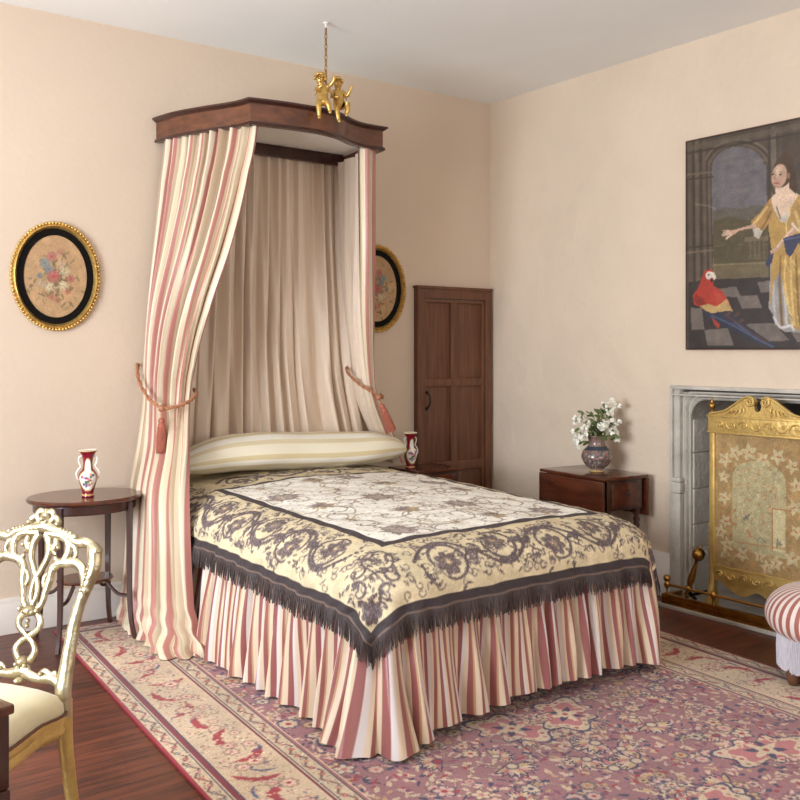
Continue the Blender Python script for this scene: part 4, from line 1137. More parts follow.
# ------------------------------------------------------------------ vases of ruby china
def lathe_col(name, prof, n, colf, m, parent, c=(0,0,0)):
    prof = catmull(prof, 5); nz = len(prof); P = np.zeros((nz, n, 3)); A = np.zeros((nz, n, 3))
    for j, (r, z) in enumerate(prof):
        for i in range(n):
            a = 2*PI*i/n; P[j,i] = (c[0]+r*math.cos(a), c[1]+r*math.sin(a), c[2]+z); A[j,i] = colf(a, z, r)
    return grid(name, P, m, cols=A, parent=parent, wrap=True)
def ruby_vase(loc, label, face):
    t = empty('ruby_china_vase', loc, label, 'vase')
    ruby = (126,18,38)
    rnd = random.Random(4); spots = [(rnd.gauss(0, .35), rnd.uniform(.055, .11), rnd.choice(((190,90,110), (90,120,80), (90,90,150), (216,120,130), (210,150,70), (80,104,66)))) for _ in range(26)]
    def cf(a, z, r):
        da = (a-face+PI) % (2*PI)-PI
        if z > .2225: return (240,234,226)
        if z > .219 or .009 < z < .014: return (206,170,90)
        e = (da/1.0)**2+((z-.083)/.048)**2; e2 = (da/.62)**2+((z-.148)/.034)**2
        if e < 1 or e2 < 1:
            for (sa, sz, c) in spots:
                if (da-sa)**2*.0016+(z-sz)**2 < .007**2: return c
            return (240,234,224)
        if e < 1.3 or e2 < 1.3: return (200,170,110)
        return ruby
    prof = [(.001, 0), (.026, 0), (.030, .004), (.028, .012), (.026, .02), (.032, .045), (.042, .08), (.044, .10), (.038, .118), (.026, .132), (.022, .15), (.022, .17), (.026, .19), (.036, .212), (.044, .222), (.043, .225), (.036, .218), (.022, .19), (.018, .16), (.001, .15)]
    lathe_col('body', prof, 96, cf, M['china'], t, loc)
    wh = M.get('whitechina') or mat('white_china', (236,224,212), .15, coat=.4); M['whitechina'] = wh
    for s_ in (1, -1):
        d = Vector((math.cos(face+PI/2)*s_, math.sin(face+PI/2)*s_, 0)); L_ = Vector(loc)
        pts = [(.027, .196), (.040, .190), (.041, .168), (.033, .146), (.042, .134), (.052, .115), (.050, .095), (.043, .085)]
        build('handle', G().tube([L_+d*p+Vector((0,0,z)) for p, z in catmull(pts, 5)], .0042, 8), wh, t)
TC = (1.53, 4.63); TZ = .70
VF = math.atan2(-C_*1.0, -S_+.1)
ruby_vase((1.518, 4.555, TZ+.001), 'ruby china vase with flower panel on the oval side table', math.atan2(-4.5, -1.5))

# oval side table
st = empty('oval_side_table', (TC[0], TC[1], 0), 'dark mahogany oval side table left of the bed, shelf below', 'table')
A_, B_ = .272, .235
def oval_slab(g, c, a, b, z0, z1, rnd_=.006, rot=0):
    g.lathe([(.001, z0), (1-rnd_/a, z0), (1, z0+rnd_), (1, z1-rnd_), (1-rnd_/a, z1), (.001, z1)], 72, (c[0], c[1], 0), None, 1, 1) if False else None
    prof = [(.001, z0), (1-rnd_/a, z0), (1, z0+rnd_), (1, z1-rnd_), (1-rnd_/a, z1), (.001, z1)]
    MM = Matrix.Translation((c[0], c[1], 0)) @ Matrix.Rotation(rot, 4, 'Z') @ Matrix.Diagonal((a, b, 1, 1))
    return g.lathe(prof, 72, M=MM)
build('table_top', oval_slab(G(), TC, A_, B_, TZ-.020, TZ), M['mahog'], st, ang=30)
build('apron', oval_slab(G(), TC, A_-.03, B_-.03, TZ-.07, TZ-.0205), M['mahogd'], st, ang=30)
build('lower_shelf', oval_slab(G(), TC, .135, .115, .285, .300), M['mahog'], st, ang=30)
for sx_, sy_ in ((-1,-1), (1,-1), (-1,1), (1,1)):
    bx, by = TC[0]+sx_*.165, TC[1]+sy_*.150
    fx, fy = TC[0]+sx_*.185, TC[1]+sy_*.172
    pts = catmull([(bx, by, TZ-.03), (bx, by, .5), (bx, by, .25), (bx+(fx-bx)*.3, by+(fy-by)*.3, .10), (fx, fy, .011 if sx_ > 0 else .001)], 5)
    n = len(pts); build('leg', G().tube(pts, [.0175-.006*i/n for i in range(n)], 4), M['mahogd'], st, ang=30)
    build('stretcher', G().tube(catmull([(bx, by, .215), (TC[0]+sx_*.12, TC[1]+sy_*.11, .225), (TC[0]+sx_*.08, TC[1]+sy_*.075, .28)], 5), .009, 6), M['mahogd'], st)

# bedside table on the far side of the bed
bt = empty('bedside_table', (3.745, 4.735, 0), 'small dark wooden bedside table between bed and cupboard door', 'table')
bz = .665; bx0, bx1, by0, by1 = 3.545, 3.915, 4.60, 4.90
build('table_top', G().box(bx0, bx1, by0, by1, bz-.02, bz, .005), M['mahog'], bt)
build('apron', G().box(bx0+.02, bx1-.02, by0+.02, by1-.01, bz-.12, bz-.021, .003), M['mahogd'], bt)
g = G(); g.box(bx0+.05, bx1-.05, by0+.013, by0+.0195, bz-.105, bz-.035, .002); dw = build('drawer', g, M['mahog'], bt)
build('knob', G().ball(((bx0+bx1)/2, by0+.006, bz-.07), .009, 10), M['brass'], dw)
for x in (bx0+.03, bx1-.03):
    for y in (by0+.03, by1-.03): build('leg', G().tube([(x, y, bz-.115), (x, y, .3), (x, y, 0.001)], [.019, .015, .011], 4), M['mahogd'], bt)
ruby_vase((3.597, 4.735, bz+.001), 'ruby china vase beside the bolster, by the cupboard door', math.atan2(-4.7, -3.6)+.5)

# ------------------------------------------------------------------ drop-leaf table and flowers
dt = empty('drop_leaf_table', (4.235, 3.805, 0), 'mahogany drop-leaf table against the right wall', 'table')
RT = Matrix.Translation((4.235, 3.805, 0)) @ Matrix.Rotation(math.radians(-5), 4, 'Z'); tz = .695
def lb(name, b, m, bev=.004, parent=dt): return build(name, G().box(*b, bev, RT), m, parent)
lb('table_top', (-.175, .175, -.275, .275, tz-.02, tz), M['mahog'], .008)
lb('frame', (-.135, .135, -.258, .258, tz-.19, tz-.021), M['mahogd'])
lb('drop_leaf', (-.181, -.163, -.272, .272, tz-.215, tz-.021), M['mahog'], .006)
lb('drop_leaf', (.163, .181, -.272, .272, tz-.235, tz-.021), M['mahog'], .006)
d_ = lb('drawer', (-.105, .105, -.267, -.2585, tz-.17, tz-.04), M['mahog'], .003)
build('knob', G().lathe([(.0, 0), (.006, 0), (.006, .010), (.013, .016), (.010, .026), (.001, .029)], 14, M=RT @ Matrix.Translation((0, -.267, tz-.09)) @ Matrix.Rotation(PI/2, 4, 'X')), M['mahogd'], d_)
for x in (-.115, .115):
    for y in (-.235, .235):
        prof = [(.001, 0.0), (.014, .002), (.016, .03), (.011, .05), (.02, .065), (.02, .09), (.012, .10)]
        z = .10
        while z < tz-.24: prof += [(.020, z+.018), (.013, z+.034)]; z += .036
        prof += [(.022, tz-.22), (.022, tz-.188)]
        build('leg', G().lathe(prof, 14, M=RT @ Matrix.Translation((x, y, 0))), M['mahogd'], dt, ang=60)
fvx, fvy = 4.235, 3.775
fv = empty('flower_vase', (fvx, fvy, tz+.001), 'round painted pottery vase on the drop-leaf table', 'vase')
def cf(a, z, r):
    if z < .012: return (170,140,80)
    if z > .185: return (128,100,92)
    if .13 < z < .15: return (60,66,76)
    v = math.sin(a*5)+math.sin(z*120+2*math.sin(a*3)); w2 = math.sin(a*8+z*70)
    if .03 < z < .13:
        q = noise.noise(Vector((math.cos(a)*4, math.sin(a)*4, z*48))); q2 = noise.noise(Vector((math.cos(a)*7+9, math.sin(a)*7, z*80)))
        if q > .26: return (150,98,92)
        if q2 > .30: return (156,148,130)
        if q2 < -.25: return (78,80,82)
        return (118,94,88)
    return (112,90,88) if math.sin(a*20) > 0 else (142,116,104)
lathe_col('body', [(.001, 0), (.040, 0), (.043, .008), (.038, .018), (.064, .036), (.087, .075), (.089, .095), (.078, .125), (.056, .148), (.048, .165), (.050, .195), (.056, .208), (.052, .21), (.044, .19), (.038, .15), (.001, .14)], 90, cf, M['china'], fv, (fvx, fvy, tz+.001))
# bouquet: stems with leaves and white blossoms, each sprig its own thing
def sprig(tip, kind, label):
    base = Vector((fvx, fvy, tz+.16)); tip = Vector(tip); t = empty('flower_sprig', (fvx, fvy, tz+.15), label, 'flower', 'flowers in the vase on the drop-leaf table')
    rd = random.Random(int(abs(tip.x*997+tip.z*1013+tip.y*31)*10)); mid_ = Vector((base.x+(tip.x-base.x)*.25, base.y+(tip.y-base.y)*.25, base.z+(tip.z-base.z)*.6))
    pts = [Vector(p) for p in catmull([tuple(base+Vector((rd.uniform(-.015, .015), rd.uniform(-.015, .015), 0))), tuple(mid_), tuple(tip)], 6)]
    build('stem', G().tube(pts, .0018, 5), M['stem'], t)
    def petal(g, c, d, L_, w_):
        d = Vector(d).normalized(); s_ = d.orthogonal().normalized(); s_ = (Matrix.Rotation(rd.random()*6.28, 3, d) @ s_); up_ = d.cross(s_)
        a = c; vs = [a, a+d*L_*.4+s_*w_/2+up_*.003, a+d*L_*.4-s_*w_/2+up_*.003, a+d*L_*.8+s_*w_*.42+up_*.002, a+d*L_*.8-s_*w_*.42+up_*.002, a+d*L_]
        g.add(vs, [(0,1,2), (1,3,4,2), (3,5,4)])
    gl = G(); gp = G()
    for i in range(7 if kind != 'leafy' else 12):
        k_ = rd.randrange(4, len(pts)); d = Vector((rd.gauss(0, 1), rd.gauss(0, 1), rd.gauss(.2, .8))); petal(gl, pts[k_], d, rd.uniform(.034, .058), .018)
    if kind != 'leafy':
        n = 7 if kind == 'small' else 1
        for b in range(n):
            c = tip+Vector((rd.gauss(0, .014), rd.gauss(0, .014), rd.gauss(0, .017)))*(1 if n > 1 else 0)
            R_ = .017 if kind == 'small' else .032; m_ = 7 if kind == 'small' else 20
            for i in range(m_): petal(gp, c, (rd.gauss(0, 1), rd.gauss(0, 1), rd.gauss(0, 1)), R_, R_*.95)
            gp.ball(c, R_*.45, 8)
        build('blossom', gp, M['petal'], t, ang=80)
    build('leaves', gl, M['green'], t, ang=80)
def LW(px, up, out): return tuple(Vector((fvx, fvy, tz+.17))+RV*(px*1.08+.014)+FV*out*1.2+Vector((0, 0, up*1.25+.008)))
sl = [(-.135,.045,.01,'small','white blossom sprig drooping furthest to the left of the vase'),(-.105,.10,.0,'small','upper left white blossom sprig in the vase'),(-.125,.005,.02,'small','lowest white blossom sprig hanging at the left of the vase'),(-.075,.075,.03,'small','white blossom sprig left of the full white bloom'),(-.075,.13,-.02,'leafy','bare leafy sprig at the upper left of the bouquet'),
      (.005,.075,.05,'big','full creamy bloom at the centre of the bouquet'),(-.03,.12,.0,'leafy','bare leafy sprig rising behind the full bloom'),(.04,.075,.03,'small','white blossom sprig just right of the full bloom'),(.055,.125,.0,'small','white blossom sprig above and right of the full bloom'),(.09,.175,-.01,'small','tallest white blossom sprig at the top right of the bouquet'),
      (.09,.085,.01,'small','white blossom sprig at the right edge of the bouquet'),(.065,.035,.03,'small','white blossom sprig at the lower right of the bouquet'),(.095,.02,.02,'small','lowest white blossom sprig at the right of the vase'),(.05,.155,-.02,'small','white blossom sprig beside the tallest one'),(.02,.14,-.02,'leafy','bare leafy sprig at the top of the bouquet'),
      (-.04,.05,.05,'leafy','leafy sprig over the front of the vase rim'),(.03,.03,.05,'leafy','dark leafy sprig over the right of the vase rim'),(-.09,.045,.03,'small','white blossom sprig low on the left of the bouquet')]
for a, b, c, kd, lbl in sl: sprig(LW(a, b, c), kd, lbl)

# ------------------------------------------------------------------ fire screen, fender, andirons
FX = 4.36; SY0, SY1 = 2.515, 3.085
fs_ = empty('fire_screen', (FX, (SY0+SY1)/2, 0), 'tall gilt fire screen with a needlework panel before the fireplace', 'fire screen')
def fsb(name, y0, y1, z0, z1, m=None, x0=FX-.018, x1=FX+.018, bev=.004): return build(name, G().box(x0, x1, y0, y1, z0, z1, bev), m or M['giltw'], fs_)
for y in (SY0, SY1-.032): fsb('stile', y, y+.032, .20, 1.03)
fsb('top_rail', SY0-.006, SY1+.006, .975, 1.055, None, FX-.021, FX+.0195)
fsb('bottom_rail', SY0+.03, SY1-.03, .185, .262)
for a_, b_, c_, d_ in ((.012, 1.050, 1.062, .026), (.01, .966, .976, .024), (-.03, .258, .268, .022)): fsb('moulding', SY0-a_, SY1+a_, b_, c_, None, FX-d_, FX+.02, .003)
def relief(name, zc, hh, parent):
    g = G(); n = 7; yA, yB = SY1-.03, SY0+.03; L_ = (yA-yB)/n
    for k in range(n):
        c = yA-(k+.5)*L_; sg = 1 if k % 2 else -1
        sp = spiral((0, 0), hh, .003, PI, .95*sg, 16)
        g.tube([(FX-.021, c-q[0]*1.2, zc+q[1]) for q in sp], .0055, 6); g.ball((FX-.020, c, zc), .008, 8)
        for a in (0, 1.2, -1.2): g.tube([(FX-.020, c-L_/2, zc), (FX-.021, c-L_/2+.012*math.cos(a), zc+.022*math.sin(a)*sg)], [.005, .0015], 5)
    build(name, g, M['giltw'], parent, ang=70)
relief('carved_scrolls', 1.014, .027, fs_); relief('carved_scrolls', .224, .022, fs_)
# swan-neck pediment
ped = []
cy = (SY0+SY1)/2; hw = (SY1-SY0)/2
prof_p = [(1.0, 0), (.86, .006), (.70, .022), (.52, .052), (.36, .082), (.26, .098), (.16, .104), (.09, .096), (.055, .075), (.075, .058), (.045, .035), (0, .028)]
top_ = [(cy+hw*a, 1.06+b) for a, b in prof_p]; top_ = catmull(top_, 5)
full = top_+[(2*cy-a, b) for a, b in top_[::-1][1:]]
MX = Matrix(((0,0,1,0),(1,0,0,0),(0,1,0,0),(0,0,0,1)))
pd = build('pediment', G().prism(full, FX-.014, FX+.012, M=MX), M['giltw'], fs_, ang=30)
g = G()
for s_ in (1, -1):
    e = catmull([(hw*1.0*s_, .008), (hw*.70*s_, .024), (hw*.50*s_, .056), (hw*.34*s_, .086), (hw*.20*s_, .104), (hw*.10*s_, .098)], 5)
    g.tube([(FX-.016, cy+a, 1.06+b) for a, b in e], .0065, 8)
    g.tube([(FX-.018, cy+s_*(hw*.155+q[0]), 1.06+.078+q[1]) for q in [(s_*0+a_[0]*s_, a_[1]) for a_ in spiral((0, 0), .026, .004, PI/2+.5, 1.15, 22)]], .0055, 8)
    for k_ in range(5): g.tube([(FX-.016, cy+s_*hw*(.28+.09*k_), 1.068), (FX-.02, cy+s_*hw*(.26+.07*k_), 1.06+.03*(1-k_*.13)+.01), (FX-.016, cy+s_*hw*(.30+.07*k_), 1.06+.05*(1-k_*.16)+.006)], [.003, .007, .002], 6)
build('scrolled_moulding', g, M['giltw'], fs_, ang=70)
for y in (SY0+.006, SY1-.006):
    build('urn_finial', G().lathe([(.001, 0), (.017, 0), (.017, .008), (.008, .014), (.006, .022), (.014, .032), (.018, .046), (.016, .056), (.007, .062), (.009, .068), (.003, .078), (.002, .09), (.001, .092)], 20, (FX, y, 1.062)), M['brass'], fs_, ang=70)
for y, s_ in ((SY1-.016, 1), (SY0+.016, -1)):
    g = G()
    g.tube(catmull([(FX, y, .27), (FX-.01, y+.004*s_, .17), (FX-.022, y+.012*s_, .08), (FX-.030, y+.02*s_, .040)], 6), [.021]*19 if False else .018, 8)
    g.tube(catmull([(FX+.0, y, .20), (FX+.03, y+.01*s_, .10), (FX+.05, y+.02*s_, .035)], 6), .015, 8)
    for k_ in range(6): g.ball((FX-.004, y+.018*s_, .30+.035*k_), .013, 8, (1, .8, 1.3))
    build('scroll_foot', g, M['giltw'], fs_, ang=70)
g = G(); g.prism(catmull([(SY0+.06, .188), (SY0+.12, .15), (SY0+.20, .13), (cy, .165), (SY1-.20, .13), (SY1-.12, .15), (SY1-.06, .188)], 6), FX-.010, FX+.010, M=MX); build('scalloped_apron', g, M['giltw'], fs_)
# needlework
cv = Cv(0, SY1-SY0-.064, 0, .70, .0032, (158,128,84)); Wd = SY1-SY0-.064
r = random.Random(8); cv.noise(.05, .05, 2)
ar = [(.10, .10), (.10, .47)]+[(.10+(Wd-.20)/2*(1-math.cos(t)), .47+.10*math.sin(t)) for t in [PI*i/12 for i in range(1, 12)]]+[(Wd-.10, .47), (Wd-.10, .10)]
cv.poly(ar, (170,157,118))
for i in range(170): cv.leaf((r.uniform(.12, Wd-.14), r.uniform(.22, .54)), r.uniform(.01, .03), r.random()*6.28, .008, r.choice(((190,138,92), (196,180,140), (170,120,84), (184,172,136), (150,120,80))), .8)
for i in range(170): 
    x, y = r.choice((r.uniform(.02, .11), r.uniform(Wd-.11, Wd-.02))), r.uniform(.04, .62)
    if r.random() < .45: x, y = r.uniform(.04, Wd-.04), r.choice((r.uniform(.54, .64), r.uniform(.03, .12)))
    cv.leaf((x, y), r.uniform(.02, .04), r.random()*6.28, .018, r.choice(((160,104,66), (166,122,82), (142,118,78), (176,136,92), (184,170,130))), .6)
for (x, y) in [(.055, .56), (.12, .60), (.05, .47), (.20, .61), (.28, .58), (.36, .60), (.44, .56), (.46, .47), (.05, .36), (.06, .24), (.45, .36), (.46, .24), (.07, .12), (.16, .08), (.26, .09), (.35, .07), (.44, .11), (.03, .18), (.30, .04)]:
    R_ = r.uniform(.036, .052); a = r.random()*6
    for k_ in range(5): cv.leaf((x, y), R_, a+k_*1.257, R_*.55, (194,180,142), .75)
    cv.leaf((x, y), R_*.6, a+.3, .005, (160,90,50)); cv.ell((x, y), .006, .006, 0, (176,110,66))
cv.poly([(.33, .13), (.33, .34), (.40, .34), (.40, .13)], (190,176,134)); cv.stroke([(.33, .13), (.33, .34), (.40, .34)], .006, (160,104,66))
for k_ in range(4): cv.stroke([(.30, .36+.012*k_), (.40, .36+.012*k_)], .003, (160,140,104))
cv.stroke([(.17, .26), (.20, .29)], .012, (112,112,100), .8); cv.stroke([(.18, .285), (.195, .265)], .006, (92,96,96), .8); cv.stroke([(.19, .21), (.21, .18)], .016, (180,124,80), .8); cv.stroke(catmull([(.25, .14), (.25, .17), (.265, .185), (.29, .165)], 4), .005, (96,98,96), .8); cv.stroke([(.355, .15), (.36, .19)], .009, (112,106,90), .8); cv.flower((.37, .17), .016, 5, (110,104,90), None, .7); cv.stroke([(.12, .14), (.45, .15)], .008, (172,128,88), .8)
cv.noise(.04, .02, 9, .07)
P = np.stack([np.full(cv.X.shape, FX-.006), SY1-.032-cv.X, .265+cv.Y*(.706/.70)], -1)
grid('needlework', P, M['tapestry'], cols=cv.A, parent=fs_)
build('backing', G().box(FX-.005, FX+.008, SY0+.03, SY1-.03, .262, .972), M['mahogd'], fs_)

fe = empty('fender', (4.27, 2.6, .0), 'brass fender with a raised rail along the hearth edge', 'fender')
fy0, fy1 = 1.90, 3.335; fx = 4.262
g = G()
for dx_, z0_, z1_ in ((0, .021, .034), (.008, .034, .050), (.002, .050, .060), (.012, .060, .072)): g.box(fx+dx_-.004, fx+.035, fy0, fy1, z0_, z1_, .004)
g.box(fx+.0, WX-.04, fy1-.03, fy1, .021, .07, .004)
build('fender_base', g, M['brass'], fe)
g = G(); g.tube([(fx+.012, fy0+.02, .125), (fx+.012, fy1-.03, .125)], .0075, 12); build('rail', g, M['brass'], fe)
for y in (fy1-.03, 3.01, 2.6, 2.2, fy0+.02):
    build('post', G().lathe([(.006, .066), (.010, .074), (.005, .084), (.005, .100), (.012, .108), (.017, .125), (.012, .142), (.003, .148)], 16, (fx+.012, y, 0)), M['brass'], fe, ang=70)
build('ball_finial', G().ball((fx+.012, fy1-.03, .158), .020, 16), M['brass'], fe)
an = empty('andiron', (4.42, 3.25, .02), 'brass ball andiron leaning beside the fire screen', 'andiron')
b0 = Vector((4.385, 3.245, .10)); b1 = Vector((4.40, 3.205, .255))
ax = (b1-b0).normalized(); qq = Vector((0,0,1)).rotation_difference(ax).to_matrix().to_4x4(); MM = Matrix.Translation(b0) @ qq; ln = (b1-b0).length
build('shaft', G().lathe([(.001, -.05), (.018, -.045), (.012, -.02), (.022, -.008), (.022, .004), (.012, .012), (.017, .026), (.020, .05), (.016, .09), (.010, .13), (.009, ln), (.012, ln+.004)], 18, M=MM), M['brass'], an, ang=70)
build('ball', G().ball(b1+ax*.036, .036, 24), M['brass'], an)
build('tip', G().lathe([(.004, 0), (.007, .006), (.004, .014), (.001, .02)], 12, M=Matrix.Translation(b1+ax*.070) @ qq), M['brass'], an)
g = G(); g.tube([b0-Vector((0,0,.02)), (4.37, 3.255, .032)], .010, 8); g.tube([b0-Vector((0,0,.02)), (4.43, 3.235, .032)], .010, 8); g.tube([(4.385, 3.235, .06), (4.60, 3.235, .06), (4.60, 3.235, .032)], .009, 8)
build('foot', g, M['iron'], an)

# ------------------------------------------------------------------ footstool at right
sc_ = Vector((3.865, 2.125)); so = empty('round_footstool', (sc_.x, sc_.y, 0), 'round rose and white striped footstool at the right edge', 'footstool')
prof = catmull([(.001, .405), (.10, .402), (.19, .388), (.25, .350), (.278, .295), (.270, .240), (.235, .205), (.20, .198)], 6); n = 96
P = np.zeros((len(prof), n, 3)); UV = np.zeros((len(prof), n, 2))
for j, (r_, z) in enumerate(prof):
    for i in range(n):
        a = 2*PI*i/n; P[j,i] = (sc_.x+r_*math.cos(a), sc_.y+r_*math.sin(a), z)
        UV[j,i] = (i/n*42*.062, z)
so_m = mat('striped_stool_silk', stripes=(.062, [(0,(226,212,204)),(.50,(164,96,84))], 'U'), rough=.42, sheen=.2)
grid('cushion', np.concatenate([P, P[:, :1]], 1), so_m, UV=np.concatenate([UV, UV[:, :1]+np.array([42*.062, 0])], 1), parent=so)
build('base', G().lathe([(.001, .10), (.205, .10), (.205, .215), (.001, .215)], 48, (sc_.x, sc_.y, 0)), M['linen'], so)
g = G()
for i in range(150):
    a = 2*PI*i/150; R_ = .225; z1_ = .06+random.uniform(0, .012)
    g.tube([(sc_.x+R_*math.cos(a), sc_.y+R_*math.sin(a), .225), (sc_.x+(R_+.004)*math.cos(a), sc_.y+(R_+.004)*math.sin(a), .14), (sc_.x+(R_+.002)*math.cos(a+random.uniform(-.01, .01)), sc_.y+(R_+.002)*math.sin(a), z1_)], .0048, 5)
build('fringe', g, M['greenwhite'], so)
for k_ in range(4):
    a = math.radians(150+90*k_+8); x, y = sc_.x+.205*math.cos(a), sc_.y+.205*math.sin(a)
    build('foot', G().lathe([(.001, .0100 if x < 3.83 else .001), (.018, .0115 if x < 3.83 else .003), (.026, .03), (.028, .06), (.022, .105)], 18, (x, y, 0)), M['oak'], so, ang=70)

# ------------------------------------------------------------------ gilt chair
CB = Vector((.735, 2.775, 0)); cf_ = Vector((-.85, -.527, 0)); cr2 = Vector((.527, -.85, 0))
chair = empty('gilt_chair', (CB.x, CB.y, 0), 'carved silver-gilt chair with cream seat at the left edge', 'chair')
def CW(a, b, f=0):   # lateral, height, forward (back leans)
    lean = max(0, b-.47)*.22
    v = CB+cr2*a+cf_*(f-lean); return Vector((v.x, v.y, b))
nrm = cf_
def cstroke(g, pts, r, n=8, flat=.8):
    P = catmull(pts, 6); m_ = len(P)
    if hasattr(r, '__len__'): r = list(np.interp(np.linspace(0, 1, m_), np.linspace(0, 1, len(r)), r))
    r = [q*1.28 for q in r] if hasattr(r, '__len__') else r*1.28
    g.tube([CW(p[0], p[1], p[2] if len(p) > 2 else 0) for p in P], r, n, flat=(nrm, flat*.8))
# rear stiles that run down into the legs
for s_, nm in ((1, 'stile'), (-1, 'stile')):
    g = G(); cstroke(g, [(.150*s_, .40), (.150*s_, .47), (.152*s_, .56), (.156*s_, .64), (.166*s_, .70), (.184*s_, .75), (.196*s_, .795), (.190*s_, .835), (.176*s_, .855)], [.020,.019,.016,.014,.013,.014,.016,.018,.012], 10, 1.0)
    g.ball(CW(.198*s_, .838), .017, 12); g.ball(CW(.186*s_, .735, .008), .014, 10)
    for k_ in range(7): g.ball(CW((.172+.0035*k_)*s_, .735+.014*k_, .012), .0065, 8)
    build('stile', g, M['gilt'], chair, ang=60)
    g = G(); pts = [CW(.150*s_, .44, -.004), CW(.150*s_, .30, -.012), CW(.155*s_, .12, -.04), CW(.160*s_, .002, -.085)]
    g.tube(catmull([tuple(p) for p in pts], 6), [.023-.008*i/18 for i in range(19)], 8); build('leg', g, M['giltw'], chair, ang=50)
# crest rail with central carving
g = G()
for s_ in (1, -1):
    cstroke(g, [(.0, .892), (.03*s_, .886), (.065*s_, .880), (.095*s_, .872), (.125*s_, .856), (.155*s_, .858), (.18*s_, .850)], [.014,.013,.012,.012,.011,.012,.012])
    cstroke(g, [(.020*s_, .902), (.034*s_, .918), (.050*s_, .908), (.046*s_, .893), (.034*s_, .896)], [.006,.008,.009,.007,.004])
    cstroke(g, [(.004*s_, .930), (.020*s_, .934), (.030*s_, .922), (.020*s_, .910), (.010*s_, .916)], [.006,.008,.007,.006,.004])
    g.ball(CW(.052*s_, .902, .004), .010, 8); g.ball(CW(.120*s_, .872, .004), .008, 8)
    for k_ in range(4): g.ball(CW((.068+.012*k_)*s_, .890-.003*k_, .006), .006, 8)
cstroke(g, [(0, .880), (0, .905), (0, .925), (0, .942)], [.010,.016,.013,.004]); g.ball(CW(0, .915, .010), .010, 10)
build('crest_rail', g, M['gilt'], chair, ang=60)
# pierced splat
g = G()
for s_ in (1, -1):
    # inner C-scroll ring
    cstroke(g, [(.012*s_, .872), (.040*s_, .872), (.075*s_, .868), (.098*s_, .850), (.100*s_, .822), (.086*s_, .800), (.066*s_, .800), (.056*s_, .812)], [.010,.011,.011,.011,.011,.010,.009,.005])
    # outer arch to the stile
    cstroke(g, [(.086*s_, .800), (.060*s_, .782), (.045*s_, .766), (.062*s_, .790), (.100*s_, .800), (.135*s_, .800), (.160*s_, .782), (.172*s_, .750)], [.008,.009,.008,.010,.011,.012,.012,.010])
    cstroke(g, [(.100*s_, .850), (.120*s_, .842), (.128*s_, .822), (.118*s_, .808)], [.008,.008,.006,.005])
    # hanging leaf inside the ring
    cstroke(g, [(.048*s_, .868), (.054*s_, .846), (.044*s_, .828), (.058*s_, .818)], [.005,.011,.009,.004]); g.ball(CW(.064*s_, .838, .002), .007, 8); g.ball(CW(.040*s_, .842, .002), .006, 8)
    # strands down to the binding
    cstroke(g, [(.012*s_, .872), (.028*s_, .845), (.030*s_, .810), (.014*s_, .775), (-.006*s_, .740), (-.010*s_, .700), (.004*s_, .672)], [.010,.010,.009,.008,.007,.007,.008])
    cstroke(g, [(.052*s_, .782), (.048*s_, .745), (.040*s_, .715), (.034*s_, .685), (.018*s_, .664)], [.010,.010,.009,.008,.009])
    cstroke(g, [(.045*s_, .770), (.030*s_, .755), (.030*s_, .735), (.040*s_, .722)], [.006,.006,.006,.005])
    # interlaced loops below
    cstroke(g, [(.014*s_, .660), (.036*s_, .640), (.036*s_, .618), (.010*s_, .596), (-.020*s_, .578), (-.034*s_, .556), (-.022*s_, .532), (-.004*s_, .524)], [.008,.009,.008,.007,.007,.009,.009,.007])
    cstroke(g, [(0, .520), (.014*s_, .508), (.020*s_, .496), (.034*s_, .484)], [.010,.011,.009,.007])
g.ball(CW(0, .664, .004), .020, 12, (1.2, 1.2, .8))
for a in (-.03, -.015, 0, .015, .03): g.ball(CW(a, .655+abs(a)*.4, .014), .008, 8)
for b in (.636, .622): g.ball(CW(0, b, .008), .007, 8)
g.ball(CW(0, .528, .004), .018, 12, (1.1, 1.1, .8)); g.ball(CW(-.016, .520, .012), .007, 8); g.ball(CW(.016, .520, .012), .007, 8)
build('pierced_splat', g, M['gilt'], chair, ang=60)
g = G()
for s_ in (1, -1):
    cstroke(g, [(0, .502), (.03*s_, .492), (.065*s_, .488), (.10*s_, .492), (.128*s_, .484), (.150*s_, .462)], [.014,.012,.010,.012,.011,.012])
    cstroke(g, [(.060*s_, .500), (.08*s_, .508), (.10*s_, .502), (.115*s_, .508), (.122*s_, .498)], [.004,.008,.007,.006,.004]); g.ball(CW(.072*s_, .503, .008), .007, 8)
g.ball(CW(0, .478, .006), .012, 10, (1.4, 1, .8))
build('lower_rail', g, M['gilt'], chair, ang=60)
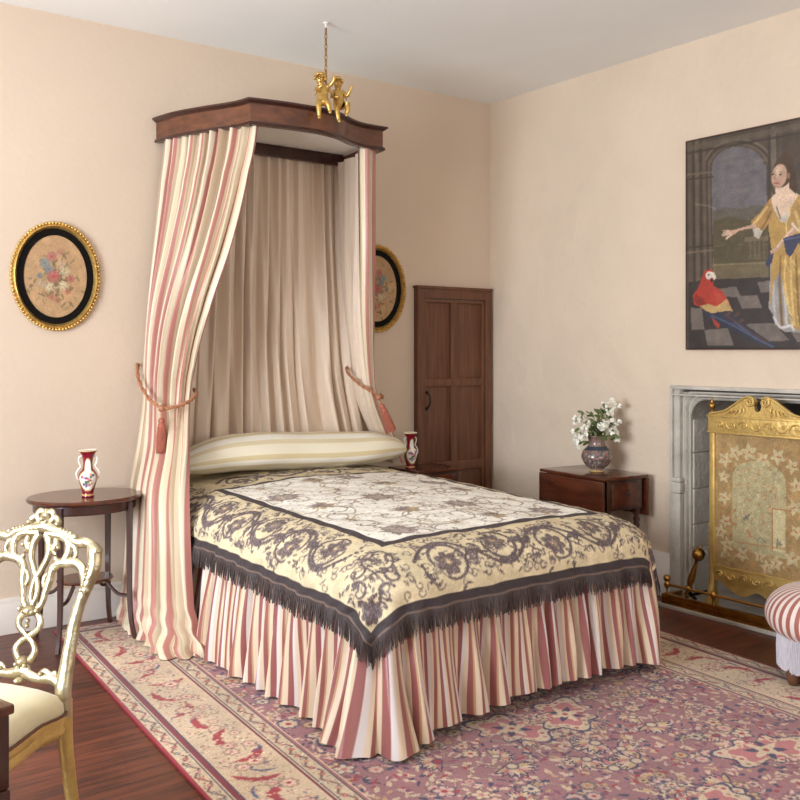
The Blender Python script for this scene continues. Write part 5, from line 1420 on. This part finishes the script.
# seat frame and cushion
def seat_outline(k=1.0):
    pts = [(-.150, .0), (.150, .0), (.176, .12), (.205, .24), (.222, .34), (.205, .395), (.12, .418), (0, .428), (-.12, .418), (-.205, .395), (-.222, .34), (-.205, .24), (-.176, .12)]
    return [(a*k, .205+(f-.205)*k) for a, f in pts]
def loft(levels, closed_top=True):
    g = G(); vs = []; fs = []; n = None
    for k_, z in levels:
        o = catmull(seat_outline(k_), 5, closed=True); n = len(o)
        for a, f in o: v = CB+cr2*a+cf_*(f+.005); vs.append((v.x, v.y, z))
    for j in range(len(levels)-1):
        for i in range(n): fs.append((j*n+i, j*n+(i+1)%n, (j+1)*n+(i+1)%n, (j+1)*n+i))
    fs.append(tuple(range(n))[::-1]); fs.append(tuple((len(levels)-1)*n+i for i in range(n)))
    return g.add(vs, fs)
build('seat_frame', loft([(.97, .355), (1.0, .36), (1.01, .375), (.99, .385), (1.02, .40), (1.01, .412)]), M['giltw'], chair, ang=40)
build('seat_cushion', loft([(.985, .4125), (1.0, .42), (.99, .442), (.95, .458), (.85, .472), (.65, .482), (.35, .488), (.05, .489)]), M['seat'], chair, ang=80)
g = G()
o = catmull(seat_outline(1.02), 9, closed=True)
bp_ = [CB+cr2*a+cf_*(f+.005) for a, f in o]
g.tube([(v.x, v.y, .4155+.0008*(i % 2)) for i, v in enumerate(bp_)], .0042, 6, closed=True)
build('braid', g, mat('brown_braid', (96,58,38), .7), chair)
for s_ in (1, -1):
    p = lambda a, f, z: tuple(CB+cr2*a*s_+cf_*f)[:2]+(z,)
    g = G(); g.tube(catmull([p(.19, .365, .385), p(.215, .395, .30), p(.205, .385, .18), p(.190, .365, .08), p(.205, .395, .012)], 6), [.034,.036,.036,.034,.030,.027,.024,.021,.019,.017,.016,.015,.014,.013,.013,.013,.014,.015,.017,.019,.020,.020,.018,.016,.014], 10)
    build('leg', g, M['giltw'], chair, ang=50)

# dark table corner at the lower left
tb = empty('writing_table', (.33, 2.02, 0), 'dark wooden table with moulded top cut off at the lower left', 'table')
tc_ = Vector((.549, 2.112, 0)); d1 = Vector((-.12, .993, 0)).normalized(); 
# local axes: u runs away from the camera along the end, v runs left
TU = Vector((-.28, .96, 0)).normalized(); TV = Vector((-.96, -.28, 0)).normalized()
def tbox(name, u0, u1, v0, v1, z0, z1, m, bev=.004):
    MM = Matrix(((TU.x, TV.x, 0, tc_.x), (TU.y, TV.y, 0, tc_.y), (0, 0, 1, 0), (0, 0, 0, 1)))
    return build(name, G().box(u0, u1, v0, v1, z0, z1, bev, MM), m, tb)
tbox('table_top', 0, .22, 0, .75, .628, .65, M['mahog'], .006)
tbox('apron', .008, .212, .008, .742, .47, .6275, M['mahogd'])
for u, v in ((.006, .006), (.169, .006), (.006, .699), (.169, .699)): tbox('leg', u, u+.045, v, v+.045, .001, .469, M['mahogd'], .006)
